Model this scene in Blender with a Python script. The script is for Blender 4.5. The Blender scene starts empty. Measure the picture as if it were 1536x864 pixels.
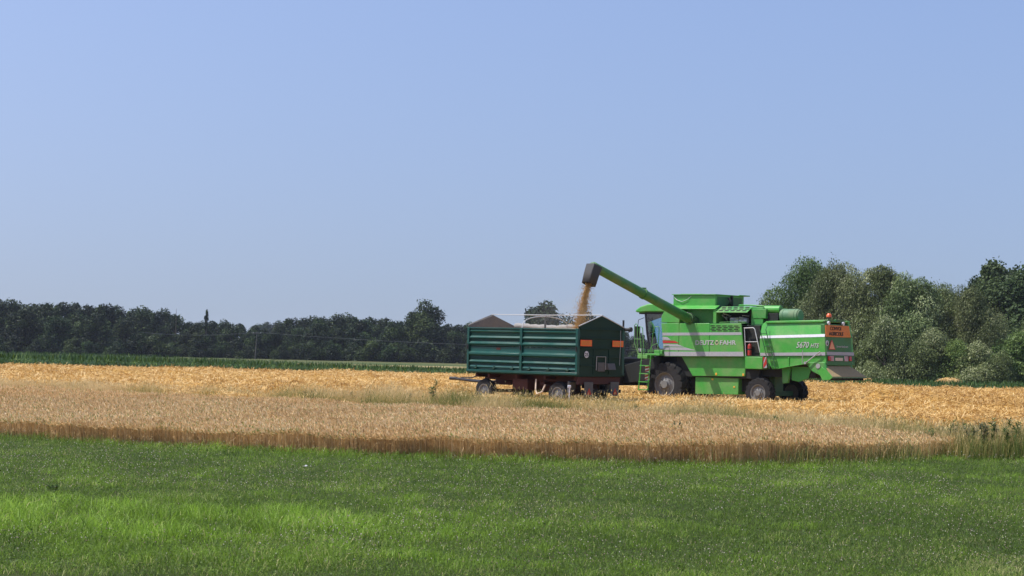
import bpy, math, random
import numpy as np
from mathutils import Vector, Matrix

# ------------------------------------------------------------------ camera
SC = bpy.context.scene
COL = SC.collection
R = math.radians
CAM_H = 2.1
cam_d = bpy.data.cameras.new('camera')
cam = bpy.data.objects.new('camera', cam_d); COL.objects.link(cam)
cam_d.sensor_width = 36.0; cam_d.lens = 36.0 * 2500 / 1536
cam_d.clip_start = 0.5; cam_d.clip_end = 6000
_th = math.atan(87 * math.cos(R(1.3)) / 2500); _ro = R(1.3)
_rt = Vector((1, 0, 0)); _fw = Vector((0, math.cos(_th), math.sin(_th))); _up = Vector((0, -math.sin(_th), math.cos(_th)))
_r2 = _rt * math.cos(_ro) + _up * math.sin(_ro); _u2 = _up * math.cos(_ro) - _rt * math.sin(_ro)
_m = Matrix((_r2, _u2, -_fw)).transposed().to_4x4(); _m.translation = (0, 0, CAM_H)
cam.matrix_world = _m
SC.camera = cam

# ------------------------------------------------------------------ sky, sun, exposure
SUN_ELEV, SUN_AZ = R(61), R(266.5)            # azimuth clockwise from +Y
world = bpy.data.worlds.new('World'); SC.world = world; world.use_nodes = True
nt = world.node_tree
sky = nt.nodes.new('ShaderNodeTexSky'); sky.sky_type = 'NISHITA'; sky.sun_disc = False
sky.sun_elevation = SUN_ELEV; sky.sun_rotation = SUN_AZ
sky.altitude = 0; sky.air_density = 1.0; sky.dust_density = 3.5; sky.ozone_density = 6.0
_tc = nt.nodes.new('ShaderNodeTexCoord'); _mp = nt.nodes.new('ShaderNodeMapping')     # sky sampled a little above the murky horizon band
_mp.inputs[1].default_value = (0, 0, 0.08); _mp.inputs[3].default_value = (1, 1, 0.6)
nt.links.new(_tc.outputs['Generated'], _mp.inputs[0]); nt.links.new(_mp.outputs[0], sky.inputs[0])
bg = nt.nodes['Background']; bg.inputs['Strength'].default_value = 0.15
_tn = nt.nodes.new('ShaderNodeMix'); _tn.data_type = 'RGBA'; _tn.blend_type = 'MULTIPLY'; _tn.inputs[0].default_value = 1.0
_tn.inputs[7].default_value = (1.07, 0.985, 1.06, 1); nt.links.new(sky.outputs[0], _tn.inputs[6]); nt.links.new(_tn.outputs[2], bg.inputs[0])
sun_d = bpy.data.lights.new('sun', 'SUN'); sun_d.energy = 4.5; sun_d.angle = R(0.53); sun_d.color = (1.0, 0.955, 0.88)
sun = bpy.data.objects.new('sun', sun_d); COL.objects.link(sun)
_s = Vector((math.sin(SUN_AZ) * math.cos(SUN_ELEV), math.cos(SUN_AZ) * math.cos(SUN_ELEV), math.sin(SUN_ELEV)))
sun.rotation_euler = _s.to_track_quat('Z', 'Y').to_euler(); sun.location = (-60, 0, 90)
SC.view_settings.view_transform = 'Standard'; SC.view_settings.look = 'None'
SC.view_settings.exposure = 0.30; SC.view_settings.gamma = 1.0; SC.view_settings.use_curve_mapping = False
SC.cycles.max_bounces = 6; SC.cycles.diffuse_bounces = 3; SC.cycles.glossy_bounces = 2
SC.cycles.transmission_bounces = 4; SC.cycles.transparent_max_bounces = 6; SC.cycles.volume_bounces = 0
SC.cycles.caustics_reflective = False; SC.cycles.caustics_refractive = False
SC.cycles.use_denoising = True

rng = np.random.default_rng(7)
random.seed(7)

# ------------------------------------------------------------------ tags
def tag(o, label=None, cat=None, group=None, kind=None):
    if label: o['label'] = label
    if cat: o['category'] = cat
    if group: o['group'] = group
    if kind: o['kind'] = kind
    return o

def empty(name, loc=(0, 0, 0), rz=0.0, parent=None):
    o = bpy.data.objects.new(name, None); COL.objects.link(o)
    o.location = loc; o.rotation_euler = (0, 0, rz); o.empty_display_size = 0.3
    if parent: o.parent = parent
    return o

# ------------------------------------------------------------------ materials
def newmat(name):
    m = bpy.data.materials.new(name); m.use_nodes = True
    return m, m.node_tree, m.node_tree.nodes['Principled BSDF']

def noise_fac(t, scale, detail=4.0, lo=0.35, hi=0.65, coord='Object', rough=0.55):
    tc = t.nodes.new('ShaderNodeTexCoord'); n = t.nodes.new('ShaderNodeTexNoise')
    n.inputs['Scale'].default_value = scale; n.inputs['Detail'].default_value = detail
    n.inputs['Roughness'].default_value = rough
    t.links.new(tc.outputs[coord], n.inputs['Vector'])
    mr = t.nodes.new('ShaderNodeMapRange'); mr.inputs[1].default_value = lo; mr.inputs[2].default_value = hi
    t.links.new(n.outputs['Fac'], mr.inputs[0])
    return mr.outputs[0]

def mixc(t, fac, a, b):
    mx = t.nodes.new('ShaderNodeMix'); mx.data_type = 'RGBA'
    for k, v in ((6, a), (7, b)):
        if isinstance(v, tuple): mx.inputs[k].default_value = (*v, 1)
        else: t.links.new(v, mx.inputs[k])
    if isinstance(fac, (int, float)): mx.inputs[0].default_value = fac
    else: t.links.new(fac, mx.inputs[0])
    return mx.outputs[2]

def mulf(t, a, k):
    m = t.nodes.new('ShaderNodeMath'); m.operation = 'MULTIPLY'
    t.links.new(a, m.inputs[0]); m.inputs[1].default_value = k
    return m.outputs[0]

DUST = (0.36, 0.29, 0.18)
def paint(name, col, rough=0.4, dust=0.25, metal=0.0, scale=1.6, spec=0.5, bump=0.0):
    m, t, b = newmat(name)
    f1 = noise_fac(t, scale, 6, 0.42, 0.75)
    f2 = noise_fac(t, 14, 3, 0.3, 0.7)
    var = mixc(t, f2, tuple(c * 0.9 for c in col), tuple(min(1, c * 1.08) for c in col))
    t.links.new(mixc(t, mulf(t, f1, dust), var, DUST), b.inputs['Base Color'])
    rr = t.nodes.new('ShaderNodeMapRange'); rr.inputs[3].default_value = rough; rr.inputs[4].default_value = min(1, rough + 0.3)
    t.links.new(f1, rr.inputs[0]); t.links.new(rr.outputs[0], b.inputs['Roughness'])
    b.inputs['Metallic'].default_value = metal; b.inputs['Specular IOR Level'].default_value = spec
    if bump:
        bp = t.nodes.new('ShaderNodeBump'); bp.inputs['Strength'].default_value = bump; bp.inputs['Distance'].default_value = 0.02
        t.links.new(f2, bp.inputs['Height']); t.links.new(bp.outputs[0], b.inputs['Normal'])
    return m

def plantmat(name, stops, rough=0.6, trans=0.35, attr='r', spec=0.25, objvar=0.0):
    """leafy material: colour by a per-blade random attribute, some light through the leaf"""
    m, t, b = newmat(name)
    a = t.nodes.new('ShaderNodeAttribute'); a.attribute_name = attr
    cr = t.nodes.new('ShaderNodeValToRGB')
    els = cr.color_ramp.elements
    els[0].position, els[0].color = stops[0][0], (*stops[0][1], 1)
    els[1].position, els[1].color = stops[-1][0], (*stops[-1][1], 1)
    for p, c in stops[1:-1]:
        e = els.new(p); e.color = (*c, 1)
    t.links.new(a.outputs['Fac'], cr.inputs[0])
    out = cr.outputs[0]
    if objvar:
        oi = t.nodes.new('ShaderNodeObjectInfo'); hs = t.nodes.new('ShaderNodeHueSaturation')
        mr = t.nodes.new('ShaderNodeMapRange'); mr.inputs[3].default_value = 1 - objvar; mr.inputs[4].default_value = 1 + objvar
        t.links.new(oi.outputs['Random'], mr.inputs[0]); t.links.new(mr.outputs[0], hs.inputs['Value'])
        mh = t.nodes.new('ShaderNodeMapRange'); mh.inputs[3].default_value = 0.485; mh.inputs[4].default_value = 0.515
        wn = t.nodes.new('ShaderNodeMath'); wn.operation = 'MULTIPLY'; wn.inputs[1].default_value = 17.3
        fr = t.nodes.new('ShaderNodeMath'); fr.operation = 'FRACT'
        t.links.new(oi.outputs['Random'], wn.inputs[0]); t.links.new(wn.outputs[0], fr.inputs[0])
        t.links.new(fr.outputs[0], mh.inputs[0]); t.links.new(mh.outputs[0], hs.inputs['Hue'])
        t.links.new(out, hs.inputs['Color']); out = hs.outputs[0]
    t.links.new(out, b.inputs['Base Color'])
    b.inputs['Roughness'].default_value = rough; b.inputs['Specular IOR Level'].default_value = spec
    if trans:
        tr = t.nodes.new('ShaderNodeBsdfTranslucent'); t.links.new(out, tr.inputs['Color'])
        mx = t.nodes.new('ShaderNodeMixShader'); mx.inputs[0].default_value = trans
        o = t.nodes['Material Output']
        t.links.new(b.outputs[0], mx.inputs[1]); t.links.new(tr.outputs[0], mx.inputs[2]); t.links.new(mx.outputs[0], o.inputs['Surface'])
    return m

def soil(name, c1, c2, scale=0.8, c3=None, fine=9.0):
    m, t, b = newmat(name)
    f = noise_fac(t, scale, 6, 0.35, 0.65); g = noise_fac(t, fine, 5, 0.35, 0.65)
    c = mixc(t, f, c1, c2)
    if c3: c = mixc(t, g, c, c3)
    t.links.new(c, b.inputs['Base Color']); b.inputs['Roughness'].default_value = 0.95
    b.inputs['Specular IOR Level'].default_value = 0.1
    return m

M = {}
M['green'] = paint('harvester_green', (0.060, 0.33, 0.045), 0.38, 0.32)
M['green_auger'] = paint('auger_green', (0.040, 0.19, 0.035), 0.5, 0.40)
M['green_tail_shade'] = paint('tail_green_shaded', (0.028, 0.155, 0.032), 0.5, 0.10)  # harvester green darkened: shade on the tail panel is put into its colour
M['green_dirty'] = paint('dusty_green', (0.045, 0.27, 0.045), 0.5, 0.38)
M['green_dark'] = paint('machine_green', (0.02, 0.12, 0.03), 0.55, 0.25)
M['green_grey'] = paint('air_filter_green', (0.09, 0.20, 0.10), 0.6, 0.3)
M['silver'] = paint('silver_stripe', (0.36, 0.36, 0.385), 0.4, 0.12)
M['white'] = paint('white_stripe', (0.62, 0.62, 0.66), 0.4, 0.06)
M['letter'] = paint('letter_grey', (0.46, 0.46, 0.46), 0.5, 0.15)
M['red'] = paint('red_decal', (0.42, 0.025, 0.018), 0.4, 0.1)
M['orange'] = paint('orange_reflector', (0.95, 0.13, 0.02), 0.5, 0.05)
M['sign_orange'] = paint('sign_orange', (0.70, 0.20, 0.02), 0.5, 0.12)
M['pale_orange'] = paint('triangle_fill', (0.80, 0.36, 0.18), 0.6, 0.2)
M['amber'] = paint('amber_lens', (0.75, 0.38, 0.04), 0.3, 0.1)
M['black'] = paint('black_metal', (0.012, 0.012, 0.013), 0.5, 0.05)
M['dark'] = paint('dark_machinery', (0.010, 0.012, 0.010), 0.75, 0.03)
M['rubber'] = paint('rubber', (0.010, 0.010, 0.011), 0.8, 0.04, bump=0.3)
M['boot'] = paint('rubber_boot', (0.034, 0.036, 0.040), 0.6, 0.10)
M['steel'] = paint('worn_steel', (0.40, 0.40, 0.40), 0.45, 0.2, metal=0.5)
M['rim'] = paint('wheel_rim', (0.17, 0.17, 0.165), 0.7, 0.2)
M['rim_dark'] = paint('trailer_rim', (0.20, 0.20, 0.20), 0.6, 0.35)
M['tan_steel'] = paint('dusty_sheet_steel', (0.33, 0.24, 0.11), 0.85, 0.35)
M['galv'] = paint('galvanised_tube', (0.50, 0.51, 0.51), 0.5, 0.15)
M['tgreen'] = paint('trailer_green', (0.002, 0.062, 0.050), 0.30, 0.03, scale=1.0, spec=.4)
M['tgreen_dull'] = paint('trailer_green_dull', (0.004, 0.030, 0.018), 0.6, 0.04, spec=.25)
M['chassis'] = paint('chassis_red', (0.055, 0.009, 0.006), 0.7, 0.07)
M['tarp'] = paint('pale_tarpaulin', (0.27, 0.255, 0.235), 0.8, 0.3, bump=0.4)
M['dust_panel'] = paint('dusty_inner_panel', (0.20, 0.185, 0.165), 0.85, 0.4)
M['mud'] = paint('mudguard', (0.09, 0.09, 0.09), 0.7, 0.25)
M['tail_lamp'] = paint('lamp_red', (0.45, 0.02, 0.015), 0.25, 0.1)
M['beacon'] = paint('beacon_lens', (0.72, 0.12, 0.03), 0.2, 0.05)
M['plate'] = paint('plate_yellow', (0.70, 0.55, 0.42), 0.5, 0.2)
def glass_mat():
    m, t, b = newmat('cab_glass')
    b.inputs['Base Color'].default_value = (0.45, 0.62, 0.62, 1); b.inputs['Roughness'].default_value = 0.03
    tr = t.nodes.new('ShaderNodeBsdfTransparent'); tr.inputs['Color'].default_value = (0.62, 0.80, 0.80, 1)
    gl = t.nodes.new('ShaderNodeBsdfGlossy'); gl.inputs['Roughness'].default_value = 0.03
    mx = t.nodes.new('ShaderNodeMixShader'); fr = t.nodes.new('ShaderNodeFresnel'); fr.inputs[0].default_value = 1.9
    t.links.new(fr.outputs[0], mx.inputs[0]); t.links.new(tr.outputs[0], mx.inputs[1]); t.links.new(gl.outputs[0], mx.inputs[2])
    t.links.new(mx.outputs[0], t.nodes['Material Output'].inputs['Surface'])
    return m
M['glass'] = glass_mat()

# ------------------------------------------------------------------ mesh builder
class MB:
    def __init__(s): s.v = []; s.f = []; s.mi = []
    def add(s, vs, fs, mi=0):
        o = len(s.v); s.v += [tuple(map(float, p)) for p in vs]
        for f in fs: s.f.append(tuple(i + o for i in f)); s.mi.append(mi)
        return s
    def hexa(s, p, mi=0):           # 4 bottom (ccw), 4 top
        return s.add(p, [(3, 2, 1, 0), (4, 5, 6, 7), (0, 1, 5, 4), (1, 2, 6, 5), (2, 3, 7, 6), (3, 0, 4, 7)], mi)
    def box(s, x0, x1, y0, y1, z0, z1, mi=0):
        return s.hexa([(x0, y0, z0), (x1, y0, z0), (x1, y1, z0), (x0, y1, z0), (x0, y0, z1), (x1, y0, z1), (x1, y1, z1), (x0, y1, z1)], mi)
    def prism(s, pts, a0, a1, axis='y', mi=0):
        """polygon in the plane across `axis`, extruded from a0 to a1 (numbers, or functions of the point)"""
        n = len(pts)
        def P(p, a):
            a = a(p) if callable(a) else a
            return {'y': (p[0], a, p[1]), 'x': (a, p[0], p[1]), 'z': (p[0], p[1], a)}[axis]
        vs = [P(p, a0) for p in pts] + [P(p, a1) for p in pts]
        fs = [tuple(range(n)), tuple(range(2 * n - 1, n - 1, -1))] + [(i, (i + 1) % n, n + (i + 1) % n, n + i) for i in range(n)]
        return s.add(vs, fs, mi)
    def cyl(s, p0, p1, r0, r1=None, n=16, mi=0, caps=True):
        r1 = r0 if r1 is None else r1
        p0, p1 = Vector(p0), Vector(p1); d = (p1 - p0).normalized()
        u = d.orthogonal().normalized(); w = d.cross(u)
        vs = []
        for p, r in ((p0, r0), (p1, r1)):
            for k in range(n):
                a = 2 * math.pi * k / n; vs.append(p + (u * math.cos(a) + w * math.sin(a)) * r)
        fs = [(k, (k + 1) % n, n + (k + 1) % n, n + k) for k in range(n)]
        if caps: fs += [tuple(range(n - 1, -1, -1)), tuple(range(n, 2 * n))]
        return s.add(vs, fs, mi)
    def tube(s, path, r, n=8, mi=0, rads=None):
        path = [Vector(p) for p in path]; vs = []
        up = None
        for i, p in enumerate(path):
            d = (path[min(i + 1, len(path) - 1)] - path[max(i - 1, 0)]).normalized()
            if up is None: up = d.orthogonal().normalized()
            up = (up - d * up.dot(d)).normalized(); w = d.cross(up)
            rr = rads[i] if rads else r
            for k in range(n):
                a = 2 * math.pi * k / n; vs.append(p + (up * math.cos(a) + w * math.sin(a)) * rr)
        fs = []
        for i in range(len(path) - 1):
            for k in range(n): fs.append((i * n + k, i * n + (k + 1) % n, (i + 1) * n + (k + 1) % n, (i + 1) * n + k))
        fs += [tuple(range(n - 1, -1, -1)), tuple(range((len(path) - 1) * n, len(path) * n))]
        return s.add(vs, fs, mi)
    def lathe(s, prof, c, n=36, mi=0):
        """profile (radius, offset along local Y) turned about the Y axis through c"""
        vs = []; m = len(prof)
        for k in range(n):
            a = 2 * math.pi * k / n
            for r, y in prof: vs.append((c[0] + r * math.cos(a), c[1] + y, c[2] + r * math.sin(a)))
        fs = []
        for k in range(n):
            k2 = (k + 1) % n
            for j in range(m - 1): fs.append((k * m + j, k * m + j + 1, k2 * m + j + 1, k2 * m + j))
        return s.add(vs, fs, mi)
    def build(s, name, mats, parent=None, smooth=True, bevel=0.0, seg=2):
        me = bpy.data.meshes.new(name); me.from_pydata(s.v, [], s.f)
        if not isinstance(mats, (list, tuple)): mats = [mats]
        for m in mats: me.materials.append(m)
        me.polygons.foreach_set('material_index', s.mi)
        import bmesh
        bm = bmesh.new(); bm.from_mesh(me); bmesh.ops.recalc_face_normals(bm, faces=bm.faces); bm.to_mesh(me); bm.free()
        if smooth:
            me.polygons.foreach_set('use_smooth', [True] * len(me.polygons)); me.set_sharp_from_angle(angle=R(35))
        me.update()
        o = bpy.data.objects.new(name, me); COL.objects.link(o)
        if parent: o.parent = parent
        if bevel:
            b = o.modifiers.new('bevel', 'BEVEL'); b.width = bevel; b.segments = seg; b.limit_method = 'ANGLE'; b.angle_limit = R(40)
        return o

def text(name, body, mat, parent, loc, rot, height, width=None, shear=0.0, bold=0.0, extrude=0.004):
    cu = bpy.data.curves.new(name, 'FONT'); cu.body = body; cu.size = 1.0; cu.shear = shear; cu.offset = bold; cu.extrude = 0.0
    o = bpy.data.objects.new(name, cu); COL.objects.link(o)
    bpy.context.view_layer.update()
    d = o.dimensions
    sy = height / 0.70; sx = (width / d.x) if width else sy
    cu.extrude = extrude
    cu.resolution_u = 3
    bpy.context.view_layer.update()
    me = bpy.data.meshes.new_from_object(o.evaluated_get(bpy.context.evaluated_depsgraph_get())); bpy.data.objects.remove(o)
    o = bpy.data.objects.new(name, me); COL.objects.link(o); me.materials.clear()
    me.materials.append(mat); o.parent = parent; o.location = loc; o.rotation_euler = rot; o.scale = (sx, sy, 1)
    return o

# ------------------------------------------------------------------ fast meshes for plants
def np_mesh(name, co, faces, mat, attr=None, parent=None, smooth=False):
    """co Nx3, faces list of index arrays (Fx3 or Fx4); attr: per-vertex float named r"""
    me = bpy.data.meshes.new(name)
    me.vertices.add(len(co)); me.vertices.foreach_set('co', np.ascontiguousarray(co, dtype=np.float32).ravel())
    faces = [f for f in faces if len(f)]
    li = np.concatenate([f.ravel() for f in faces]); tot = np.concatenate([np.full(len(f), f.shape[1]) for f in faces])
    me.loops.add(len(li)); me.loops.foreach_set('vertex_index', li.astype(np.int32))
    me.polygons.add(len(tot)); st = np.concatenate([[0], np.cumsum(tot)[:-1]])
    me.polygons.foreach_set('loop_start', st.astype(np.int32))
    me.update(calc_edges=True)
    if attr is not None:
        a = me.attributes.new('r', 'FLOAT', 'POINT'); a.data.foreach_set('value', attr.astype(np.float32))
    me.materials.append(mat)
    if smooth: me.polygons.foreach_set('use_smooth', np.ones(len(tot), dtype=bool))
    o = bpy.data.objects.new(name, me); COL.objects.link(o)
    if parent: o.parent = parent
    return o

_lat = {}
def vnoise(x, y, scale, seed=0):
    """smooth value noise 0..1"""
    if seed not in _lat: _lat[seed] = np.random.default_rng(1000 + seed).random((256, 256))
    L = _lat[seed]; u = x / scale + 137.3; v = y / scale + 91.7
    i = np.floor(u).astype(int); j = np.floor(v).astype(int); fu = u - i; fv = v - j
    fu = fu * fu * (3 - 2 * fu); fv = fv * fv * (3 - 2 * fv)
    a = L[i % 256, j % 256]; b = L[(i + 1) % 256, j % 256]; c = L[i % 256, (j + 1) % 256]; d = L[(i + 1) % 256, (j + 1) % 256]
    return (a * (1 - fu) + b * fu) * (1 - fv) + (c * (1 - fu) + d * fu) * fv
def fbm(x, y, scale, seed=0, n=3):
    t = 0; w = 0
    for k in range(n): t = t + vnoise(x, y, scale / 2 ** k, seed + k) / 2 ** k; w += 1 / 2 ** k
    return t / w
def sstep(a, b, x):
    t = np.clip((x - a) / (b - a), 0, 1); return t * t * (3 - 2 * t)

def blades(x, y, z, h, w, lean, r, curl=0.5):
    """curved grass blades: 5 verts, quad + tri each"""
    n = len(x); yaw = rng.random(n) * 2 * np.pi; la = rng.random(n) * 2 * np.pi
    cx, cy = np.cos(yaw) * w / 2, np.sin(yaw) * w / 2
    lx, ly = np.cos(la) * lean * h, np.sin(la) * lean * h
    co = np.empty((n, 5, 3))
    co[:, 0] = np.stack([x - cx, y - cy, z], 1); co[:, 1] = np.stack([x + cx, y + cy, z], 1)
    mx, my, mz = x + lx * 0.35, y + ly * 0.35, z + h * 0.6
    co[:, 2] = np.stack([mx + cx * .8, my + cy * .8, mz], 1); co[:, 3] = np.stack([mx - cx * .8, my - cy * .8, mz], 1)
    co[:, 4] = np.stack([x + lx, y + ly, z + h * (1 - curl * lean * 0.5)], 1)
    b = np.arange(n)[:, None] * 5
    return co.reshape(-1, 3), b + np.array([[0, 1, 2, 3]]), b + np.array([[3, 2, 4]]), np.repeat(r, 5)

class Cloud:
    """collects plant pieces for one object"""
    def __init__(s): s.co = []; s.q = []; s.t = []; s.r = []; s.n = 0
    def add(s, co, quads=None, tris=None, r=None):
        if quads is not None: s.q.append(quads + s.n)
        if tris is not None: s.t.append(tris + s.n)
        s.co.append(co); s.r.append(r); s.n += len(co); return s
    def build(s, name, mat, parent=None):
        f = []
        if s.q: f.append(np.concatenate(s.q))
        if s.t: f.append(np.concatenate(s.t))
        return np_mesh(name, np.concatenate(s.co), f, mat, np.concatenate(s.r), parent)

def leaf_quads(p, nrm, up, L, W, r):
    """rhombic leaf cards at p, long axis `up`, lying across `nrm`"""
    side = np.cross(nrm, up); side /= np.linalg.norm(side, axis=1)[:, None] + 1e-9
    L = L[:, None]; W = W[:, None]; n = len(p)
    co = np.stack([p - up * L / 2, p + side * W / 2 + nrm * W * .15, p + up * L / 2, p - side * W / 2 + nrm * W * .15], 1)
    return co.reshape(-1, 3), np.arange(n)[:, None] * 4 + np.array([[0, 1, 2, 3]]), np.repeat(r, 4)

def unit(v): return v / (np.linalg.norm(v, axis=1)[:, None] + 1e-9)

# ------------------------------------------------------------------ terrain
def ground_z(x, y):
    d = np.maximum(np.asarray(y, float) - 107, 0)
    return -1.6 * (1 - np.exp(-d / 60.0))

def grid(name, xs, ys, zf, mat, kind='structure', smooth=True):
    X, Y = np.meshgrid(xs, ys); Z = zf(X, Y); n, m = X.shape
    co = np.stack([X, Y, Z], -1).reshape(-1, 3)
    i = (np.arange(n - 1)[:, None] * m + np.arange(m - 1)[None]).ravel()
    o = np_mesh(name, co, [np.stack([i, i + 1, i + m + 1, i + m], 1)], mat, None, None, smooth)
    o['kind'] = kind
    return o

mat_far = soil('far_pasture', (0.05, 0.085, 0.022), (0.16, 0.13, 0.06), 0.02, (0.07, 0.09, 0.03), 0.3)
xs = np.concatenate([np.linspace(-1500, -120, 24), np.linspace(-110, 110, 45), np.linspace(120, 1500, 24)])
ys = np.concatenate([np.linspace(-120, 0, 8), np.linspace(6, 124, 30), np.linspace(130, 420, 59), np.linspace(440, 1700, 32)])
grid('ground', xs, ys, lambda x, y: ground_z(x, y) - 0.03, mat_far)

# lawn soil under the blades
mat_lawn = soil('lawn_soil', (0.030, 0.060, 0.012), (0.055, 0.085, 0.018), 0.7, (0.045, 0.045, 0.018), 14)
grid('lawn', np.linspace(-40, 40, 41), np.linspace(-14, 50, 33), lambda x, y: 0 * x, mat_lawn)

# wheat plot outline: near edge and far edge as depth by x
NE_X = np.array([-40, -14, -10.6, -7.0, -3.4, 0.0, 2.9, 4.2, 7.0, 9.4]); NE_Y = np.array([44, 35.2, 34.2, 32.6, 31.3, 30.7, 30.4, 30.3, 32.4, 35.0])
FE_X = np.array([-40, -17.2, -12, -4.1, 3.8, 8.3, 9.4]); FE_Y = np.array([72, 56, 52, 46.5, 40.8, 36.9, 35.3])
near_y = lambda x: np.interp(x, NE_X, NE_Y) + .22 * (vnoise(np.asarray(x, float), np.asarray(x, float) * 0 + 3.1, .9, 92) - .5) + .3 * (vnoise(np.asarray(x, float), np.asarray(x, float) * 0 + 1.1, 3.5, 93) - .5); far_y = lambda x: np.interp(x, FE_X, FE_Y)
mat_wsoil = soil('wheat_soil', (0.10, 0.065, 0.035), (0.17, 0.115, 0.06), 1.5)
wx = np.linspace(-30, 9.4, 80)
wv = np.array([(x, near_y(x), 0.004) for x in wx] + [(x, far_y(x), 0.004) for x in wx]); k = np.arange(79)
o = np_mesh('wheat_plot', wv, [np.stack([k, k + 1, k + 81, k + 80], 1)], mat_wsoil); o['kind'] = 'structure'

# stubble field covered in straw
HEAD = np.array([-0.7547, 0.6561]); ACR = np.array([0.6561, 0.7547])
CO = np.array([5.852, 64.5]); TO = np.array([2.270, 56.0])       # ground points of the two machines
CA, TA = R(-41), R(-42)
def local(x, y, o, a):
    dx, dy = x - o[0], y - o[1]; c, s = math.cos(a), math.sin(a)
    return dx * c + dy * s, -dx * s + dy * c
def field_far(x): return np.interp(x, [-70, -35, -4, 24, 60], [102, 102, 105, 95, 93])
def straw_z(x, y):
    z = 0.07 + 0.10 * fbm(x, y, 3.0, 11) + 0.08 * vnoise(x, y, 0.75, 15) + 0.12 * (vnoise(x, y, 0.42, 16) - .5)
    c = x * ACR[0] + y * ACR[1]; c = c + 2.0 * (vnoise(x, y, 11, 20) - .5)
    ph = (c - 45.6) / 6.2; d = np.abs(ph - np.round(ph)) * 6.2
    sw = np.exp(-(d / 1.0) ** 2) * (0.08 + 0.24 * fbm(x, y, 1.6, 30, 2)) * (1 - .5 * sstep(85, 100, y))
    lx, ly = local(x, y, CO, CA); tx, ty = local(x, y, TO, TA)
    m = sstep(0, 1.5, np.maximum(np.maximum(-2.5 - lx, lx - 8.2), np.maximum(-.8 - ly, ly - 3.2)))
    m2 = sstep(0, 1.5, np.maximum(np.maximum(-6.5 - tx, tx - 1.2), np.maximum(-.8 - ty, ty - 3.2)))
    fresh = np.exp(-((ly - 1.0) / 1.0) ** 2) * sstep(7.8, 9.0, lx) * (0.22 + 0.3 * fbm(x, y, 1.5, 37, 2))
    lump = 0.42 * np.exp(-(((lx - 8.6) / .75) ** 2 + ((ly - 1.5) / .8) ** 2))
    z = z + .07 * (1 - m * m2)
    near = sstep(45, 49, y)
    z = (z + sw * m * m2 + fresh) * near + lump
    fy = field_far(x)
    z = z * (1 - sstep(-1.5, 0.3, y - fy)) + 0.06 * np.exp(-((y - fy + 2.2) / 1.3) ** 2) * (0.35 + fbm(x, y, 2.6, 41, 3))
    return z + ground_z(x, y)
mat_straw_g = soil('straw_bed', (0.40, 0.23, 0.06), (0.56, 0.35, 0.11), 1.2, (0.30, 0.17, 0.045), 11)
grid('stubble_field', np.arange(-46, 46, 0.18), np.arange(44, 112, 0.16), straw_z, mat_straw_g)

# loose straw on top
mat_straw = plantmat('straw', [(0, (0.24, 0.125, 0.035)), (0.35, (0.52, 0.325, 0.105)), (0.75, (0.69, 0.475, 0.18)), (1, (0.84, 0.67, 0.36))], 0.55, 0.15)
n = 330000
d = 45.5 + (112 - 45.5) * rng.random(n) ** 1.35; x = (rng.random(n) * 2 - 1) * (0.32 * d + 5)
ok = d < field_far(x); d = d[ok]; x = x[ok]; n = len(d)
L = rng.uniform(.12, .42, n); W = 0.006 + 0.00022 * d; yaw = rng.random(n) * 2 * np.pi; pit = rng.normal(0, .45, n)
dirv = np.stack([np.cos(yaw) * np.cos(pit), np.sin(yaw) * np.cos(pit), np.sin(pit)], 1)
tilt = rng.normal(0, .5, n); sd = np.stack([-np.sin(yaw) * np.cos(tilt), np.cos(yaw) * np.cos(tilt), np.sin(tilt)], 1)
p = np.stack([x, d, straw_z(x, d) + rng.uniform(0.0, .10, n)], 1)
a_, b_ = dirv * L[:, None] / 2, sd * W[:, None] / 2
co = np.stack([p - a_ - b_, p + a_ - b_, p + a_ + b_, p - a_ + b_], 1).reshape(-1, 3)
rr = np.clip(0.5 + rng.normal(0, .2, n) + 0.5 * (fbm(x, d, 1.1, 50, 2) - .5) + .35 * (vnoise(x, d, 12, 53) - .5), 0, 1)
o = np_mesh('loose_straw', co, [np.arange(n)[:, None] * 4 + np.array([[0, 1, 2, 3]])], mat_straw, np.repeat(rr, 4))
tag(o, 'golden chopped straw strewn over the harvested stubble field', 'straw', kind='stuff')

# ------------------------------------------------------------------ lawn grass
mat_grass = plantmat('grass_blades', [(0, (0.052, 0.098, 0.014)), (0.35, (0.122, 0.200, 0.026)), (0.65, (0.205, 0.325, 0.034)), (0.86, (0.30, 0.50, 0.050)), (1, (0.52, 0.46, 0.22))], 0.5, 0.45)
def bright_patch(x, y):
    e = np.exp(-(((x + 5.0) / 3.6) ** 2 + ((y - 19.0) / 2.1) ** 2)) * 1.2 + .12 * np.exp(-(((x - .6) / 2.4) ** 2 + ((y - 18.6) / 1.3) ** 2)) + .5 * np.exp(-(((x + 2.4) / 1.2) ** 2 + ((y - 16.0) / .9) ** 2))
    return np.clip(e * (0.10 + 2.2 * (fbm(x, y, .8, 60, 4) - .22)), 0, 1)
n = 520000
u = rng.random(n); D0, D1 = 14.6, 44.0
y = D0 * (D1 / D0) ** (u ** 0.92); x = (rng.random(n) * 2 - 1) * (0.315 * y + 3.5)
ok = y < near_y(x) + 0.5 + 100 * (x > 9.6); x = x[ok]; y = y[ok]; n = len(x)
bp = bright_patch(x, y); cl = fbm(x, y, .45, 64, 3); big = fbm(x, y, 4.5, 70, 3)
h = (0.025 + 0.10 * cl ** 1.4) * rng.uniform(.5, 1.25, n) * (1 + .35 * (big - .5)) + bp * rng.uniform(.01, .22, n) * (rng.random(n) < .75)
edge = np.clip(1 - (near_y(x) - y) / 1.6, 0, 1) * (x < 10)
h += edge * rng.uniform(0, .17, n) * (.4 + 1.2 * fbm(x, y, .5, 77, 2))
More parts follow.
